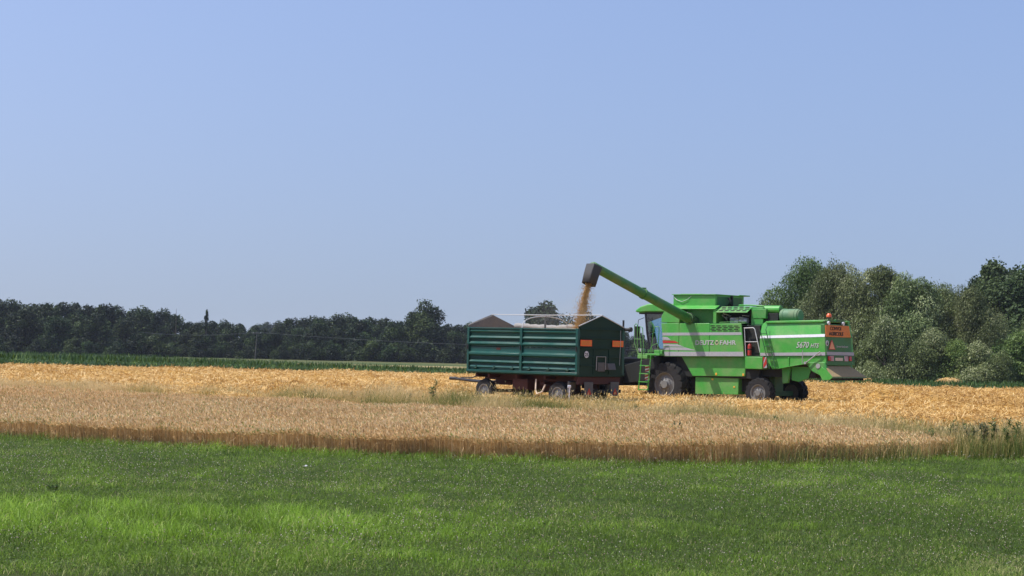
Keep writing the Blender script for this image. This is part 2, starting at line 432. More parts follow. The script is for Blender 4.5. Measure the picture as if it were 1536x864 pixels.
dry = (rng.random(n) < .03 + .10 * np.clip(fbm(x, y, 2.6, 78, 2) - .5, 0, 1))
brown = np.exp(-(((x - 5.3) / .9) ** 2 + ((y - 16.3) / 1.0) ** 2)) + .14 * (fbm(x, y, 1.8, 76, 3) > .60)
tuft = np.clip((fbm(x, y, .55, 79, 2) - .70) * 7, 0, 1)
h += tuft * rng.uniform(0, .09, n)
r = np.clip(.30 + rng.normal(0, .15, n) + .30 * bp * (.5 + rng.random(n)) + .5 * (big - .5) + .75 * (cl - .5) + .35 * (fbm(x, y, 1.5, 75, 2) - .5) + .12 * edge + .22 * tuft, 0, .88)
r = np.where(dry | (rng.random(n) < .75 * brown), rng.uniform(.92, 1, n), r)
w = (0.0028 + 0.0050 * rng.random(n) ** 2.5) * (1 + .6 * bp) * (0.75 + y / 45)
c = Cloud(); co, q, t_, ra = blades(x, y, np.zeros(n) - .005, h, w, rng.uniform(.2, 1.5, n), r); c.add(co, q, t_, ra)
nl = 200000
yl = D0 * (D1 / D0) ** rng.random(nl); xl = (rng.random(nl) * 2 - 1) * (0.315 * yl + 3.5); k = (yl < near_y(xl) - .1) & (fbm(xl, yl, .7, 66, 3) + .25 > rng.random(nl)); xl, yl = xl[k], yl[k]; nl = len(xl)
up = unit(np.stack([rng.normal(0, 1, nl), rng.normal(0, 1, nl), rng.normal(0, .35, nl)], 1)); nr = unit(rng.normal(0, .45, (nl, 3)) + np.array([0, 0, 1.0])); up = unit(up - nr * np.sum(up * nr, 1)[:, None])
Ll = rng.uniform(.012, .030, nl) * (.7 + yl / 50)
co, q, ra = leaf_quads(np.stack([xl, yl, rng.uniform(.02, .10, nl) * (.5 + fbm(xl, yl, .45, 64, 3))], 1), nr, up, Ll, Ll * .7, np.clip(.22 + rng.normal(0, .14, nl) + .3 * bright_patch(xl, yl), 0, .8)); c.add(co, q, None, ra)
tag(c.build('lawn_grass', mat_grass), 'short green meadow grass with lighter tall tufts in the foreground', 'grass', kind='stuff')

# clover heads and seed heads
mat_clover = plantmat('clover_heads', [(0, (0.30, 0.19, 0.15)), (0.5, (0.46, 0.38, 0.29)), (1, (0.70, 0.66, 0.54))], 0.8, 0.2)
n = 26000
y = 15 * (34 / 15) ** rng.random(n); x = (rng.random(n) * 2 - 1) * (0.315 * y + 1)
keep = rng.random(n) < .75 * np.clip(.07 + 1.8 * (fbm(x, y, 3.2, 80) - .42) + .7 * np.exp(-((y - 26.5) / 3.2) ** 2) * (x < 7) - .5 * bright_patch(x, y), .03, 1)
keep &= y < near_y(x) - .3
x, y = x[keep], y[keep]; n = len(x)
s = rng.uniform(.003, .0075, n)[:, None] * (.6 + y[:, None] / 45); p = np.stack([x, y, rng.uniform(.10, .19, n)], 1)
oct_ = np.array([(1, 0, 0), (-1, 0, 0), (0, 1, 0), (0, -1, 0), (0, 0, 1.1), (0, 0, -1.1)])
co = (p[:, None] + oct_[None] * s[:, None]).reshape(-1, 3)
tr = np.array([(0, 2, 4), (2, 1, 4), (1, 3, 4), (3, 0, 4), (2, 0, 5), (1, 2, 5), (3, 1, 5), (0, 3, 5)])
c = Cloud(); c.add(co, None, (np.arange(n)[:, None, None] * 6 + tr[None]).reshape(-1, 3), np.repeat(rng.random(n), 6))
co, q, t_, ra = blades(x, y, np.zeros(n), p[:, 2], np.full(n, .003), np.full(n, .02), rng.random(n) * .2); 
tag(c.build('clover_flowers', mat_clover), 'pale pinkish clover and seed heads dotted over the lawn', 'flowers', kind='stuff')

# ------------------------------------------------------------------ wheat
mat_wheat = plantmat('ripe_wheat', [(0, (0.30, 0.185, 0.080)), (0.35, (0.66, 0.45, 0.200)), (0.7, (0.88, 0.65, 0.34)), (0.93, (0.94, 0.80, 0.52)), (1, (0.30, 0.34, 0.09))], 0.6, 0.35)
n = 250000
x = rng.uniform(-25, 9.4, n); f = rng.random(n) ** 1.15; ny, fy = near_y(x), far_y(x)
y = ny + (fy - ny) * f; keep = (np.abs(x) < .33 * y + 4.0) & (rng.random(n) < np.clip((fy - ny) / 15.0, .15, 1) * 1.0)
x, y = x[keep], y[keep]; n = len(x)
xe = rng.uniform(-18, 9.3, 29000); ye = near_y(xe) + rng.random(29000) ** 2 * .9 + .12 * (vnoise(xe, xe * 0, .5, 91) - .5)
x = np.concatenate([x, xe]); y = np.concatenate([y, ye])
k = rng.random(len(x)) > .85 * sstep(5.5, 9.4, x) * (.35 + fbm(x, y, .9, 94)); x, y = x[k], y[k]; n = len(x)
dn = np.clip((y - near_y(x)) / 1.1, 0, 1)
h = np.interp(x, [-12, -3, 3, 5, 9.4], [.39, .42, .50, .51, .36]) * (0.80 + .20 * dn) * (1 + .34 * (fbm(x, y, 1.8, 95) - .5)) * rng.uniform(.84, 1.06, n)
h *= 1 + .22 * (vnoise(x, y, .35, 97) - .5) * (1 - .6 * dn)
la = rng.normal(2.6, .9, n); ln = rng.uniform(.02, .16, n) * h; lx, ly = np.cos(la) * ln, np.sin(la) * ln
yaw = rng.random(n) * np.pi; w = .0018 + .0014 * rng.random(n)
cx, cy = np.cos(yaw) * w, np.sin(yaw) * w; z0 = np.full(n, .0)
rr = np.clip(.46 + rng.normal(0, .24, n) + .42 * (fbm(x, y, 1.4, 99, 2) - .5), 0, .93); grn = rng.random(n) < .018; rr[grn] = 1
c = Cloud()
st = np.stack([np.stack([x - cx, y - cy, z0], 1), np.stack([x + cx, y + cy, z0], 1), np.stack([x + lx + cx * .7, y + ly + cy * .7, h], 1), np.stack([x + lx - cx * .7, y + ly - cy * .7, h], 1)], 1).reshape(-1, 3)
Q = np.arange(n)[:, None] * 4 + np.array([[0, 1, 2, 3]])
c.add(st, Q, None, np.repeat(np.clip(rr - .14, 0, 1), 4))
# ears nod over
el = rng.uniform(.065, .10, n); nod = rng.uniform(.1, 1.5, n); ea = la + rng.normal(0, .4, n)
axd = np.stack([np.cos(ea) * np.sin(nod), np.sin(ea) * np.sin(nod), np.cos(nod)], 1)
p = np.stack([x + lx, y + ly, h], 1) + axd * el[:, None] / 2
rnd = unit(rng.normal(size=(n, 3))); nr = unit(np.cross(axd, rnd)); nr2 = np.cross(axd, nr)
ew = rng.uniform(.012, .019, n)
for nn in (nr, nr2):
    co, q, ra = leaf_quads(p, nn, axd, el, ew, np.clip(rr + .12 * (rr < .95), 0, 1)); c.add(co, q, None, ra)
# dry leaves
k = rng.random(n) < .75; nk = k.sum(); az = rng.random(nk) * 2 * np.pi; lz = h[k] * rng.uniform(.25, .85, nk)
ll = rng.uniform(.06, .16, nk); b0 = np.stack([x[k], y[k], lz], 1); dv = np.stack([np.cos(az), np.sin(az), rng.uniform(-.8, .7, nk)], 1) * ll[:, None]
sdv = np.stack([-np.sin(az), np.cos(az), az * 0], 1) * .0035
co = np.stack([b0 - sdv, b0 + sdv, b0 + dv], 1).reshape(-1, 3)
c.add(co, None, np.arange(nk)[:, None] * 3 + np.array([[0, 1, 2]]), np.repeat(np.clip(rr[k] - .08, 0, 1), 3))
tag(c.build('wheat_crop', mat_wheat), 'standing ripe wheat in a tan band along the lawn', 'wheat', kind='stuff')

# ------------------------------------------------------------------ rough grass between wheat and stubble, and along the far right of the lawn
mat_rough = plantmat('rough_grass', [(0, (0.035, 0.085, 0.016)), (0.3, (0.12, 0.19, 0.035)), (0.55, (0.34, 0.29, 0.085)), (0.8, (0.58, 0.42, 0.17)), (1, (0.72, 0.56, 0.28))], 0.6, 0.3)
n = 270000
x = rng.uniform(-23, 17, n); base = np.where(x < 9.2, far_y(np.minimum(x, 9.2)) - 1.6 * sstep(4.5, 9.0, x) * rng.random(n), np.interp(x, [9.2, 14], [33.8, 35.0]))
wid = np.interp(x, [-19, -8, -2, 4, 9, 14], [4.0, 7.0, 9.5, 9.0, 6.5, 7.0])
u = rng.random(n); y = base + wid * u ** .9 + .5 * (fbm(x, base, 1.5, 110) - .5)
keep = (np.abs(x) < .325 * y + 4.0) & (fbm(x, y, .9, 112) + .45 * (1 - u) + .22 > rng.random(n) * .95 + .1); x, y, u = x[keep], y[keep], u[keep]; n = len(x)
pt = fbm(x, y, 1.6, 115)
h = (.34 + .95 * np.clip(fbm(x, y, 1.1, 118) - .15, 0, 1)) * rng.uniform(.5, 1.15, n) * (1 - .18 * u) * np.interp(x, [-19, -9, -4, 8, 9.5, 14], [.72, .85, 1.0, .95, .72, .80])
gshift = np.interp(x, [-19, -9, -3, 3, 9, 14], [.26, .18, -.06, -.10, -.04, -.14])
r = np.clip(.62 + gshift + 1.9 * (.5 - pt) + rng.normal(0, .20, n) + .22 * u, 0, 1)
c = Cloud(); co, q, t_, ra = blades(x, y, np.zeros(n), h, .004 + .004 * rng.random(n), rng.uniform(.05, .6, n), r); c.add(co, q, t_, ra)
ne = 5200      # greener weeds mixed into the near wheat edge towards the right
xe = 3.2 + 6.4 * rng.random(ne) ** .8; ye = near_y(xe) + rng.normal(.05, .28, ne); kk = rng.random(ne) < np.clip(fbm(xe, ye, .8, 125) * 2.2 - .55, 0, 1); xe, ye = xe[kk], ye[kk]; ne = len(xe)
co, q, t_, ra = blades(xe, ye, np.zeros(ne), rng.uniform(.12, .52, ne), .004 + .005 * rng.random(ne), rng.uniform(.05, .7, ne), np.clip(rng.normal(.42, .24, ne), 0, 1)); c.add(co, q, t_, ra)
k = rng.random(n) < .16; nk = k.sum()      # seed heads
axd = unit(np.stack([rng.normal(0, .4, nk), rng.normal(0, .4, nk), np.ones(nk)], 1)); nr = unit(np.cross(axd, rng.normal(size=(nk, 3))))
co, q, ra = leaf_quads(np.stack([x[k], y[k], h[k]], 1), nr, axd, rng.uniform(.06, .12, nk), rng.uniform(.010, .018, nk), np.clip(r[k] + .2, .45, 1)); c.add(co, q, None, ra)
tag(c.build('rough_grass', mat_rough), 'strip of half dry tall grass and weeds between wheat and straw', 'grass', kind='stuff')

# ------------------------------------------------------------------ corn
mat_corn = plantmat('corn_leaves', [(0, (0.017, 0.044, 0.006)), (0.5, (0.038, 0.084, 0.011)), (0.85, (0.085, 0.150, 0.024)), (1, (0.16, 0.23, 0.05))], 0.45, 0.25, spec=0.35)
mat_csoil = soil('corn_soil', (0.030, 0.050, 0.018), (0.05, 0.06, 0.024), 0.5)
def corn_far(x): return np.interp(x, [-110, -62, -38, -12, 0, 20, 60], [275, 268, 228, 204, 198, 152, 142])
cxs = np.linspace(-110, 62, 60); cv = []; kk = np.linspace(0, 1, 24)
for xx in cxs:
    for f in kk:
        yy = field_far(xx) - .2 + (corn_far(xx) + 1 - field_far(xx)) * f; cv.append((xx, yy, float(ground_z(xx, yy)) + .012))
i = (np.arange(59)[:, None] * 24 + np.arange(23)[None]).ravel()
o = np_mesh('corn_field', np.array(cv), [np.stack([i, i + 24, i + 25, i + 1], 1)], mat_csoil); o['kind'] = 'structure'
n = 42000
x = rng.uniform(-100, 60, n); f = rng.random(n) ** 1.5; y = field_far(x) + .3 + (corn_far(x) - field_far(x)) * f
row = 0.75; cc = x * .10 + y * .995; y = y + (np.round(cc / row) * row - cc)
keep = (np.abs(x) < .325 * y + 4) & (y > field_far(x)); x, y = x[keep], y[keep]; n = len(x)
hh = np.interp(x, [-60, -36, -6, 10, 24, 50], [.84, .80, .60, .52, .50, .48]) * (1 + .25 * (fbm(x, y, 7, 130) - .5)) * rng.uniform(.78, 1.12, n)
c = Cloud(); z = ground_z(x, y); rr = np.clip(.45 + rng.normal(0, .16, n), 0, .95)
for k in range(7):
    az = rng.random(n) * 2 * np.pi; bz = hh * (.08 + .105 * k); ll = hh * rng.uniform(.45, .75, n); dx, dy = np.cos(az), np.sin(az)
    ws = hh * .05; mz = bz + ll * (.42 - .02 * k); tz = bz + ll * rng.uniform(-.05, .5, n)
    if k == 6: mz = bz + ll * .45; tz = bz + ll * .85
    sp = .45 if k < 6 else .15
    P = lambda a, zz, s: np.stack([x + dx * a - dy * s, y + dy * a + dx * s, z + zz], 1)
    co = np.stack([P(0, bz, 0), P(ll * sp, mz, ws), P(ll * (sp * 2), tz, 0), P(ll * sp, mz, -ws)], 1).reshape(-1, 3)
    c.add(co, np.arange(n)[:, None] * 4 + np.array([[0, 1, 2, 3]]), None, np.repeat(np.clip(rr + .05 * (k - 3) + (rng.random(n) < .03) * .5, 0, 1), 4))
tag(c.build('corn_crop', mat_corn), 'dark green rows of young corn behind the straw field', 'corn', kind='stuff')

# pale cut strips beyond the corn
mat_strip = soil('cut_field', (0.30, 0.22, 0.10), (0.38, 0.29, 0.15), 0.1, (0.22, 0.19, 0.08), 1.2)
def strip(x0, x1, y0f, y1f, dz, name='cut_field'):
    X = np.linspace(x0, x1, 40); V = [(xx, y0f(xx), float(ground_z(xx, y0f(xx))) + dz) for xx in X] + [(xx, y1f(xx), float(ground_z(xx, y1f(xx))) + dz) for xx in X]
    k = np.arange(39); o = np_mesh(name, np.array(V), [np.stack([k, k + 1, k + 41, k + 40], 1)], mat_strip); o['kind'] = 'structure'
strip(-50, 40, lambda x: np.interp(x, [-50, 40], [252, 224]), lambda x: np.interp(x, [-50, 40], [268, 285]), .01)

# ------------------------------------------------------------------ trees
mat_wood = plantmat('far_leaves', [(0, (0.006, 0.015, 0.006)), (0.5, (0.015, 0.032, 0.010)), (1, (0.080, 0.125, 0.030))], 0.6, 0.25, objvar=.28)
mat_willow = plantmat('willow_leaves', [(0, (0.060, 0.085, 0.026)), (0.5, (0.165, 0.205, 0.072)), (0.85, (0.28, 0.315, 0.14)), (1, (0.40, 0.42, 0.24))], 0.45, 0.3, objvar=.2)
mat_bushy = plantmat('bush_leaves', [(0, (0.055, 0.095, 0.025)), (0.5, (0.125, 0.185, 0.045)), (1, (0.24, 0.31, 0.09))], 0.55, 0.3, objvar=.12)
mat_dark = plantmat('dark_leaves', [(0, (0.020, 0.036, 0.014)), (0.5, (0.040, 0.066, 0.022)), (1, (0.085, 0.125, 0.04))], 0.6, 0.3, objvar=.15)
mat_bark = paint('bark', (0.085, 0.065, 0.045), 0.9, 0.1, bump=.5)

def tree_meshes(kind, H, Wd, nl, nleaf, leaf, mat, seed, base=.12, ragged=.18, slim=1.0, gap=0.0):
    """returns a (trunk mesh, crown mesh) pair, origin at the foot"""
    g = np.random.default_rng(seed)
    lobes = []
    for k in range(nl):
        t = (k + g.random()) / nl
        z = H * (base + (1 - base) * t)
        if kind == 'cone': rad = Wd / 2 * (1.05 - t) * .95 + .03 * Wd
        elif kind == 'willow': rad = Wd / 2 * (math.sin(math.pi * (0.20 + .76 * t)) ** .75)
        else: rad = Wd / 2 * (math.sin(math.pi * (0.14 + .83 * t ** 1.1)) ** .8)
        a = g.random() * 2 * math.pi + k * 2.4; q = rad * math.sqrt(g.uniform(.08, 1)) * .86
        s = Wd * g.uniform(.17, .28) * (1 - .30 * t)
        if kind == 'cone': s *= .7
        lobes.append((q * math.cos(a), q * math.sin(a), z - s * .45, s, s * g.uniform(.8, 1.35)))
    c = Cloud(); per = nleaf // nl; lv = g.random(nl)
    for k, (lx, ly, lz, s, sz) in enumerate(lobes):
        m = int(per * g.uniform(.7, 1.3) * (s / (Wd * .17)) ** 1.2)
        d = unit(g.normal(size=(m, 3))); rad = np.where(g.random(m) < .8, g.normal(.94, .12, m), g.random(m)); rad *= 1 + ragged * (np.sin(d[:, 0] * 7 + k) * np.cos(d[:, 2] * 6 + k))
        p = np.stack([lx + d[:, 0] * s * rad, ly + d[:, 1] * s * rad, lz + d[:, 2] * sz * rad], 1)
        if kind == 'willow': p[:, 2] -= .25 * s * np.clip(rad, 0, 1.2) ** 2 * np.hypot(d[:, 0], d[:, 1])
        p[:, 2] = np.abs(p[:, 2])
        nr = unit(d * .7 + g.normal(size=(m, 3)) * .75 + np.array([0, 0, .25]))
        if kind == 'willow': upv = unit(np.stack([d[:, 0] * .6 + g.normal(0, .4, m), d[:, 1] * .6 + g.normal(0, .4, m), -1.0 + g.normal(0, .9, m)], 1))
        else: upv = unit(g.normal(size=(m, 3)))
        upv = unit(upv - nr * np.sum(upv * nr, 1)[:, None])
        L = leaf * g.uniform(.6, 1.35, m); W = L * (slim if slim < 1 else 1) * g.uniform(.7, 1.1, m)
        r = np.clip(.47 + .75 * (lv[k] - .5) + g.normal(0, .15, m), 0, 1)
        side = np.cross(nr, upv)
        co = np.stack([p - upv * L[:, None] / 2, p + side * W[:, None] / 2, p + upv * L[:, None] / 2, p - side * W[:, None] / 2], 1).reshape(-1, 3)
        c.add(co, np.arange(m)[:, None] * 4 + np.array([[0, 1, 2, 3]]), None, np.repeat(r, 4))
    crown = c.build('crown', mat)
    t = MB(); r0 = H * .022 + .05
    top = H * (base + .62 * (1 - base))
    t.tube([(0, 0, -.3), (.03 * H * .2, 0, H * .2), (-.02 * H * .3, .01 * H, top * .7), (0, 0, top)], r0, 8, rads=[r0 * 1.25, r0 * .9, r0 * .6, r0 * .25])
    for k, (lx, ly, lz, s, sz) in enumerate(lobes[::2]):
        zb = min(max(lz * .55, H * .1), top * .85)
        t.tube([(0, 0, zb), (lx * .5, ly * .5, (zb + lz) / 2 + .1 * s), (lx, ly, lz)], r0 * .3, 5, rads=[r0 * .38, r0 * .26, r0 * .1])
    trunk = t.build('trunk', mat_bark)
    pr = (trunk.data, crown.data)
    bpy.data.objects.remove(trunk); bpy.data.objects.remove(crown)
    return pr

def plant_tree(pair, x, y, label, cat='tree', group=None, sc=(1, 1, 1), rz=None, name='leafy_tree', parts=('trunk', 'crown'), dz=0.0):
    e = empty(name, (x, y, float(ground_z(x, y)) - .05 + dz), random.uniform(0, 6.28) if rz is None else rz)
    e.scale = sc; tag(e, label, cat, group)
    for nm, me in zip(parts, pair):
        o = bpy.data.objects.new(nm, me); COL.objects.link(o); o.parent = e
    return e

def world_x(px, d): return (px - 768) / 2500 * d
def horizon(px): return 519 + (px - 768) * 0.0227

# far wood: a back row making the skyline, a front row, and bushes at its foot
back = [tree_meshes('round', 12, 10.5, 26, 11000, .42, mat_wood, 200 + k, base=.03) for k in range(4)] + [tree_meshes('round', 12, 8.0, 22, 8500, .40, mat_wood, 210 + k, base=.05) for k in range(2)]
cone = [tree_meshes('cone', 12, 6.5, 26, 7000, .36, mat_wood, 230 + k, base=.04) for k in range(2)]
low = [tree_meshes('round', 5, 7.5, 14, 6500, .34, mat_wood, 240 + k, base=.0) for k in range(3)]
SKX = [-300, 0, 30, 90, 150, 200, 240, 262, 285, 300, 320, 345, 380, 402, 412, 430, 480, 520, 560, 600, 618, 640, 668, 690, 705, 740, 770, 900, 960, 1140, 1300, 1700]
SKY = [450, 449, 455, 452, 456, 460, 463, 470, 483, 484, 482, 478, 485, 492, 491, 477, 472, 474, 473, 480, 482, 484, 486, 485, 487, 489, 490, 492, 500, 505, 505, 505]
px = -260
G1 = 'trees forming the skyline of the far wood'
while px < 1330:
    D = 372 + random.uniform(-14, 18); zt = CAM_H + (horizon(px) - np.interp(px, SKX, SKY)) / 2500 * D
    x = world_x(px, D); hgt = zt - float(ground_z(x, D)); hgt *= random.uniform(.93, 1.03)
    pr = random.choice(back)
    wsc = hgt / 12 * random.uniform(.85, 1.1)
    plant_tree(pr, x, D, 'dark green tree in the solid row that forms the skyline of the far wood', 'tree', G1, (wsc, wsc, hgt / 12 * .97), name='leafy_tree')
    px += random.uniform(13, 23) if px < 720 else random.uniform(22, 34)
G2 = 'lower trees along the front of the far wood'
px = -250
while px < 1300:
    D = 345 + random.uniform(-10, 10); zt = CAM_H + (horizon(px) - np.interp(px, SKX, SKY)) / 2500 * D
    x = world_x(px, D); hgt = (zt - float(ground_z(x, D))) * random.uniform(.62, .92)
    wsc = hgt / 12 * random.uniform(1.0, 1.3)
    plant_tree(random.choice(back + cone[:1]), x, D, 'dark leafy tree of middling height along the front of the far wood', 'tree', G2, (wsc, wsc, hgt / 12), name='leafy_tree')
    px += random.uniform(24, 38) if px < 720 else random.uniform(28, 42)
G3 = 'bushes at the foot of the far wood'
px = -250
while px < 1280:
    D = 332 + random.uniform(-5, 5); x = world_x(px, D); s = random.uniform(.5, .95)
    plant_tree(random.choice(low), x, D, 'dense dark bush low at the foot of the far wood', 'bush', G3, (s * 1.1, s * 1.1, s), name='leafy_bush', parts=('stem', 'foliage'))
    px += random.uniform(22, 40) if px < 720 else random.uniform(36, 54)
# single trees one can tell apart
def single(pair, px, top, D, label, H, wsc, name='leafy_tree', cat='tree', rz=None):
    x = world_x(px, D); zt = CAM_H + (horizon(px) - top) / 2500 * D; h = zt - float(ground_z(x, D))
    return plant_tree(pair, x, D, label, cat, None, (h / H * wsc, h / H * wsc, h / H), rz, name)
single(tree_meshes('round', 14, 11.5, 26, 14000, .42, mat_wood, 260, base=.05, ragged=.1), 641, 457, 338, 'tallest round-topped dark tree at the right end of the far wood', 14, 1.0, rz=1.0)
single(tree_meshes('round', 12, 10, 20, 10000, .42, mat_wood, 261, base=.05), 622, 470, 342, 'rounded dark tree leaning against the tallest tree of the far wood', 12, .9)
single(tree_meshes('cone', 13, 3.8, 26, 3600, .30, mat_wood, 262, base=.3), 311, 466, 352, 'narrow pointed conifer standing above the dip in the far wood', 13, .8, name='conifer')
single(back[0], 828, 457, 300, 'round tree showing above the trailer beside the falling grain', 12, 1.05)
single(back[4], 802, 463, 304, 'smaller tree above the trailer, left of the round one', 12, .95)
single(back[1], 882, 473, 305, 'tree top showing above the trailer just right of the falling grain', 12, .9)
for k, (px, top) in enumerate([(404, 485), (418, 484), (392, 487)]):
    D = 760; x = world_x(px, D); z0 = float(ground_z(x, D)); h = CAM_H + (horizon(px) - top) / 2500 * D - z0
    plant_tree(back[k], x, D, 'hazy bluish tree far beyond the dip in the wood', 'tree', 'distant trees beyond the wood', (h / 12, h / 12, h / 12))
# dead mast-like snag above the wood
o = MB().tube([(0, 0, 0), (.1, 0, 5), (.05, 0, 10.2)], .1, 6, rads=[.2, .12, .03])
D = 366; x = world_x(265, D)
s = o.build('bare_snag', mat_bark); s.location = (x, D, float(ground_z(x, D)))
tag(s, 'thin bare dead trunk poking above the left part of the far wood', 'tree trunk')

# willows at right
wil = [tree_meshes('willow', 9.5, 8.2, 38, 100000, .22, mat_willow, 300 + k, base=.02, ragged=.25, slim=.34) for k in range(3)]
wil += [tree_meshes('willow', 9.5, 6.0, 32, 74000, .22, mat_willow, 310 + k, base=.02, ragged=.25, slim=.34) for k in range(2)]
lowb = [tree_meshes('willow', 4.5, 4.6, 16, 24000, .18, mat_bushy, 320 + k, base=-.02, ragged=.25, slim=.45) for k in range(2)]
loww = [tree_meshes('willow', 4.5, 4.6, 16, 24000, .18, mat_willow, 330, base=-.02, ragged=.25, slim=.34)]
darkt = tree_meshes('round', 10, 8.0, 28, 42000, .24, mat_dark, 340, base=.10, ragged=.2)
single(tree_meshes('willow', 9.5, 8.8, 40, 90000, .22, mat_bushy, 352, base=.02, ragged=.12, slim=.4), 1206, 396, 158, 'broad darker green tree at the left end of the willow row, rising behind the harvester', 9.5, .88)
single(wil[0], 1262, 402, 146, 'big grey-green willow directly behind the rear of the harvester', 9.5, .98, rz=.4)
single(wil[3], 1318, 401, 143, 'tall narrow willow with a pointed top right of the harvester', 9.5, 1.0, rz=2.0)
single(wil[4], 1368, 417, 141, 'willow with a flat crown just right of the tall narrow willow', 9.5, 1.15, rz=4.1)
single(wil[1], 1415, 429, 144, 'yellowish green willow in the middle of the row', 9.5, .95, rz=1.0)
single(wil[2], 1458, 436, 140, 'low rounded willow in front of the dark tree', 9.5, .9, rz=2.2)
single(darkt, 1502, 402, 168, 'dark tree rising behind the willows near the right edge', 10, 1.0, rz=.3)
single(darkt, 1478, 416, 172, 'dark tree with a thin top tucked behind the low willow', 10, .75, rz=3.3)
single(darkt, 1545, 410, 165, 'dark tree cut by the right edge', 10, 1.0, rz=2.3)
single(loww[0], 1330, 480, 134, 'low willow bush at the foot of the tall narrow willow', 4.5, 1.0, 'willow_bush', 'bush')
single(loww[0], 1392, 497, 132, 'grey-green bush at the foot of the flat crowned willow', 4.5, 1.2, 'willow_bush', 'bush', rz=2.)
single(lowb[0], 1440, 512, 131, 'rounded bright green bush below the low willow', 4.5, 1.25, 'leafy_bush', 'bush')
single(loww[0], 1478, 516, 129, 'grey-green bush beside the pale hay heap', 4.5, 1.3, 'willow_bush', 'bush', rz=4.)
single(lowb[1], 1528, 500, 131, 'light green bush at the right edge', 4.5, 1.15, 'leafy_bush', 'bush')
single(lowb[0], 1292, 520, 138, 'shaded bush under the big willow, behind the harvester tray', 4.5, 1.5, 'leafy_bush', 'bush', rz=3.)
single(wil[0], 1600, 420, 146, 'willow just beyond the right edge', 9.5, .98, rz=3.4)
single(loww[0], 1235, 515, 140, 'grey-green bush behind the harvester wheels', 4.5, 1.5, 'willow_bush', 'bush', rz=5.)
single(wil[2], 1150, 470, 175, 'small willow mostly hidden behind the harvester engine', 9.5, 1.2, rz=5.2)

# ------------------------------------------------------------------ power line
M['pole'] = paint('pole_wood', (0.11, 0.105, 0.095), 0.9, 0.2)
PD = 322.0
PX = world_x(386, PD); PZ = float(ground_z(PX, PD))
pole = empty('power_pole', (PX, PD, PZ)); tag(pole, 'thin wooden power pole in front of the far wood', 'power pole')
MB().cyl((-.1, 0, -.3), (.18, 0, 5.3), .10, .07, 10).build('shaft', M['pole'], pole)
MB().box(-.65, 1.0, -.06, .06, 4.9, 5.02).build('crossarm', M['pole'], pole)
for xx in (-.55, .18, .9): MB().cyl((xx, 0, 5.02), (xx, 0, 5.2), .05, .035, 8).build('insulator', M['galv'], pole)
M['wire'] = paint('wire', (0.16, 0.17, 0.18), 0.6, 0.05)
for k, (xx, dz) in enumerate(((-.55, 0), (.18, .02), (.9, 0))):
    w = MB()
    for (ex, ey, ez) in ((-70, 316, 1.9), (12, 326, 1.0)):
        p0 = Vector((PX + xx, PD, PZ + 5.2)); p1 = Vector((ex + xx * .5, ey + xx, ez + 1.2))
        w.tube([p0.lerp(p1, t) - Vector((0, 0, 2.2 * t * (1 - t))) for t in np.linspace(0, 1, 13)], .007, 5)
    o = w.build('power_wire', M['wire'])
    tag(o, 'thin power wire strung from the wooden pole along the far wood', 'wire', 'wires of the power line')

# ------------------------------------------------------------------ trailer
TR = empty('grain_trailer', (TO[0], TO[1], 0.06), TA)
tag(TR, 'dark green two-axle grain trailer with red chassis being filled by the harvester', 'trailer')
TL, TW = 5.12, 2.48          # x from -TL (drawbar end) to 0 (tail), y from 0 (lit side) to TW
ZB, ZT = 1.16, 2.66
b = MB(); b.box(-TL, 0, .03, TW - .03, ZB - .10, ZB - .02); b.build('floor', M['tgreen_dull'], TR, bevel=.01)
def ridges(spec, z0, z1, d0):
    """profile points (offset, z) of a pressed steel side: spec lists (z centre, height, depth)"""
    pts = [(d0, z0)]
    for zc, hh, dp in spec: pts += [(d0, zc - hh / 2 - .035), (d0 - dp, zc - hh / 2 + .005), (d0 - dp, zc + hh / 2 - .03), (d0, zc + hh / 2 + .03)]
    pts.append((d0, z1)); return pts
UP = [(2.555, .04, .035), (2.33, .05, .055), (2.12, .07, .065)]
LO = [(1.76, .10, .075), (1.48, .05, .055), (1.30, .035, .04)]
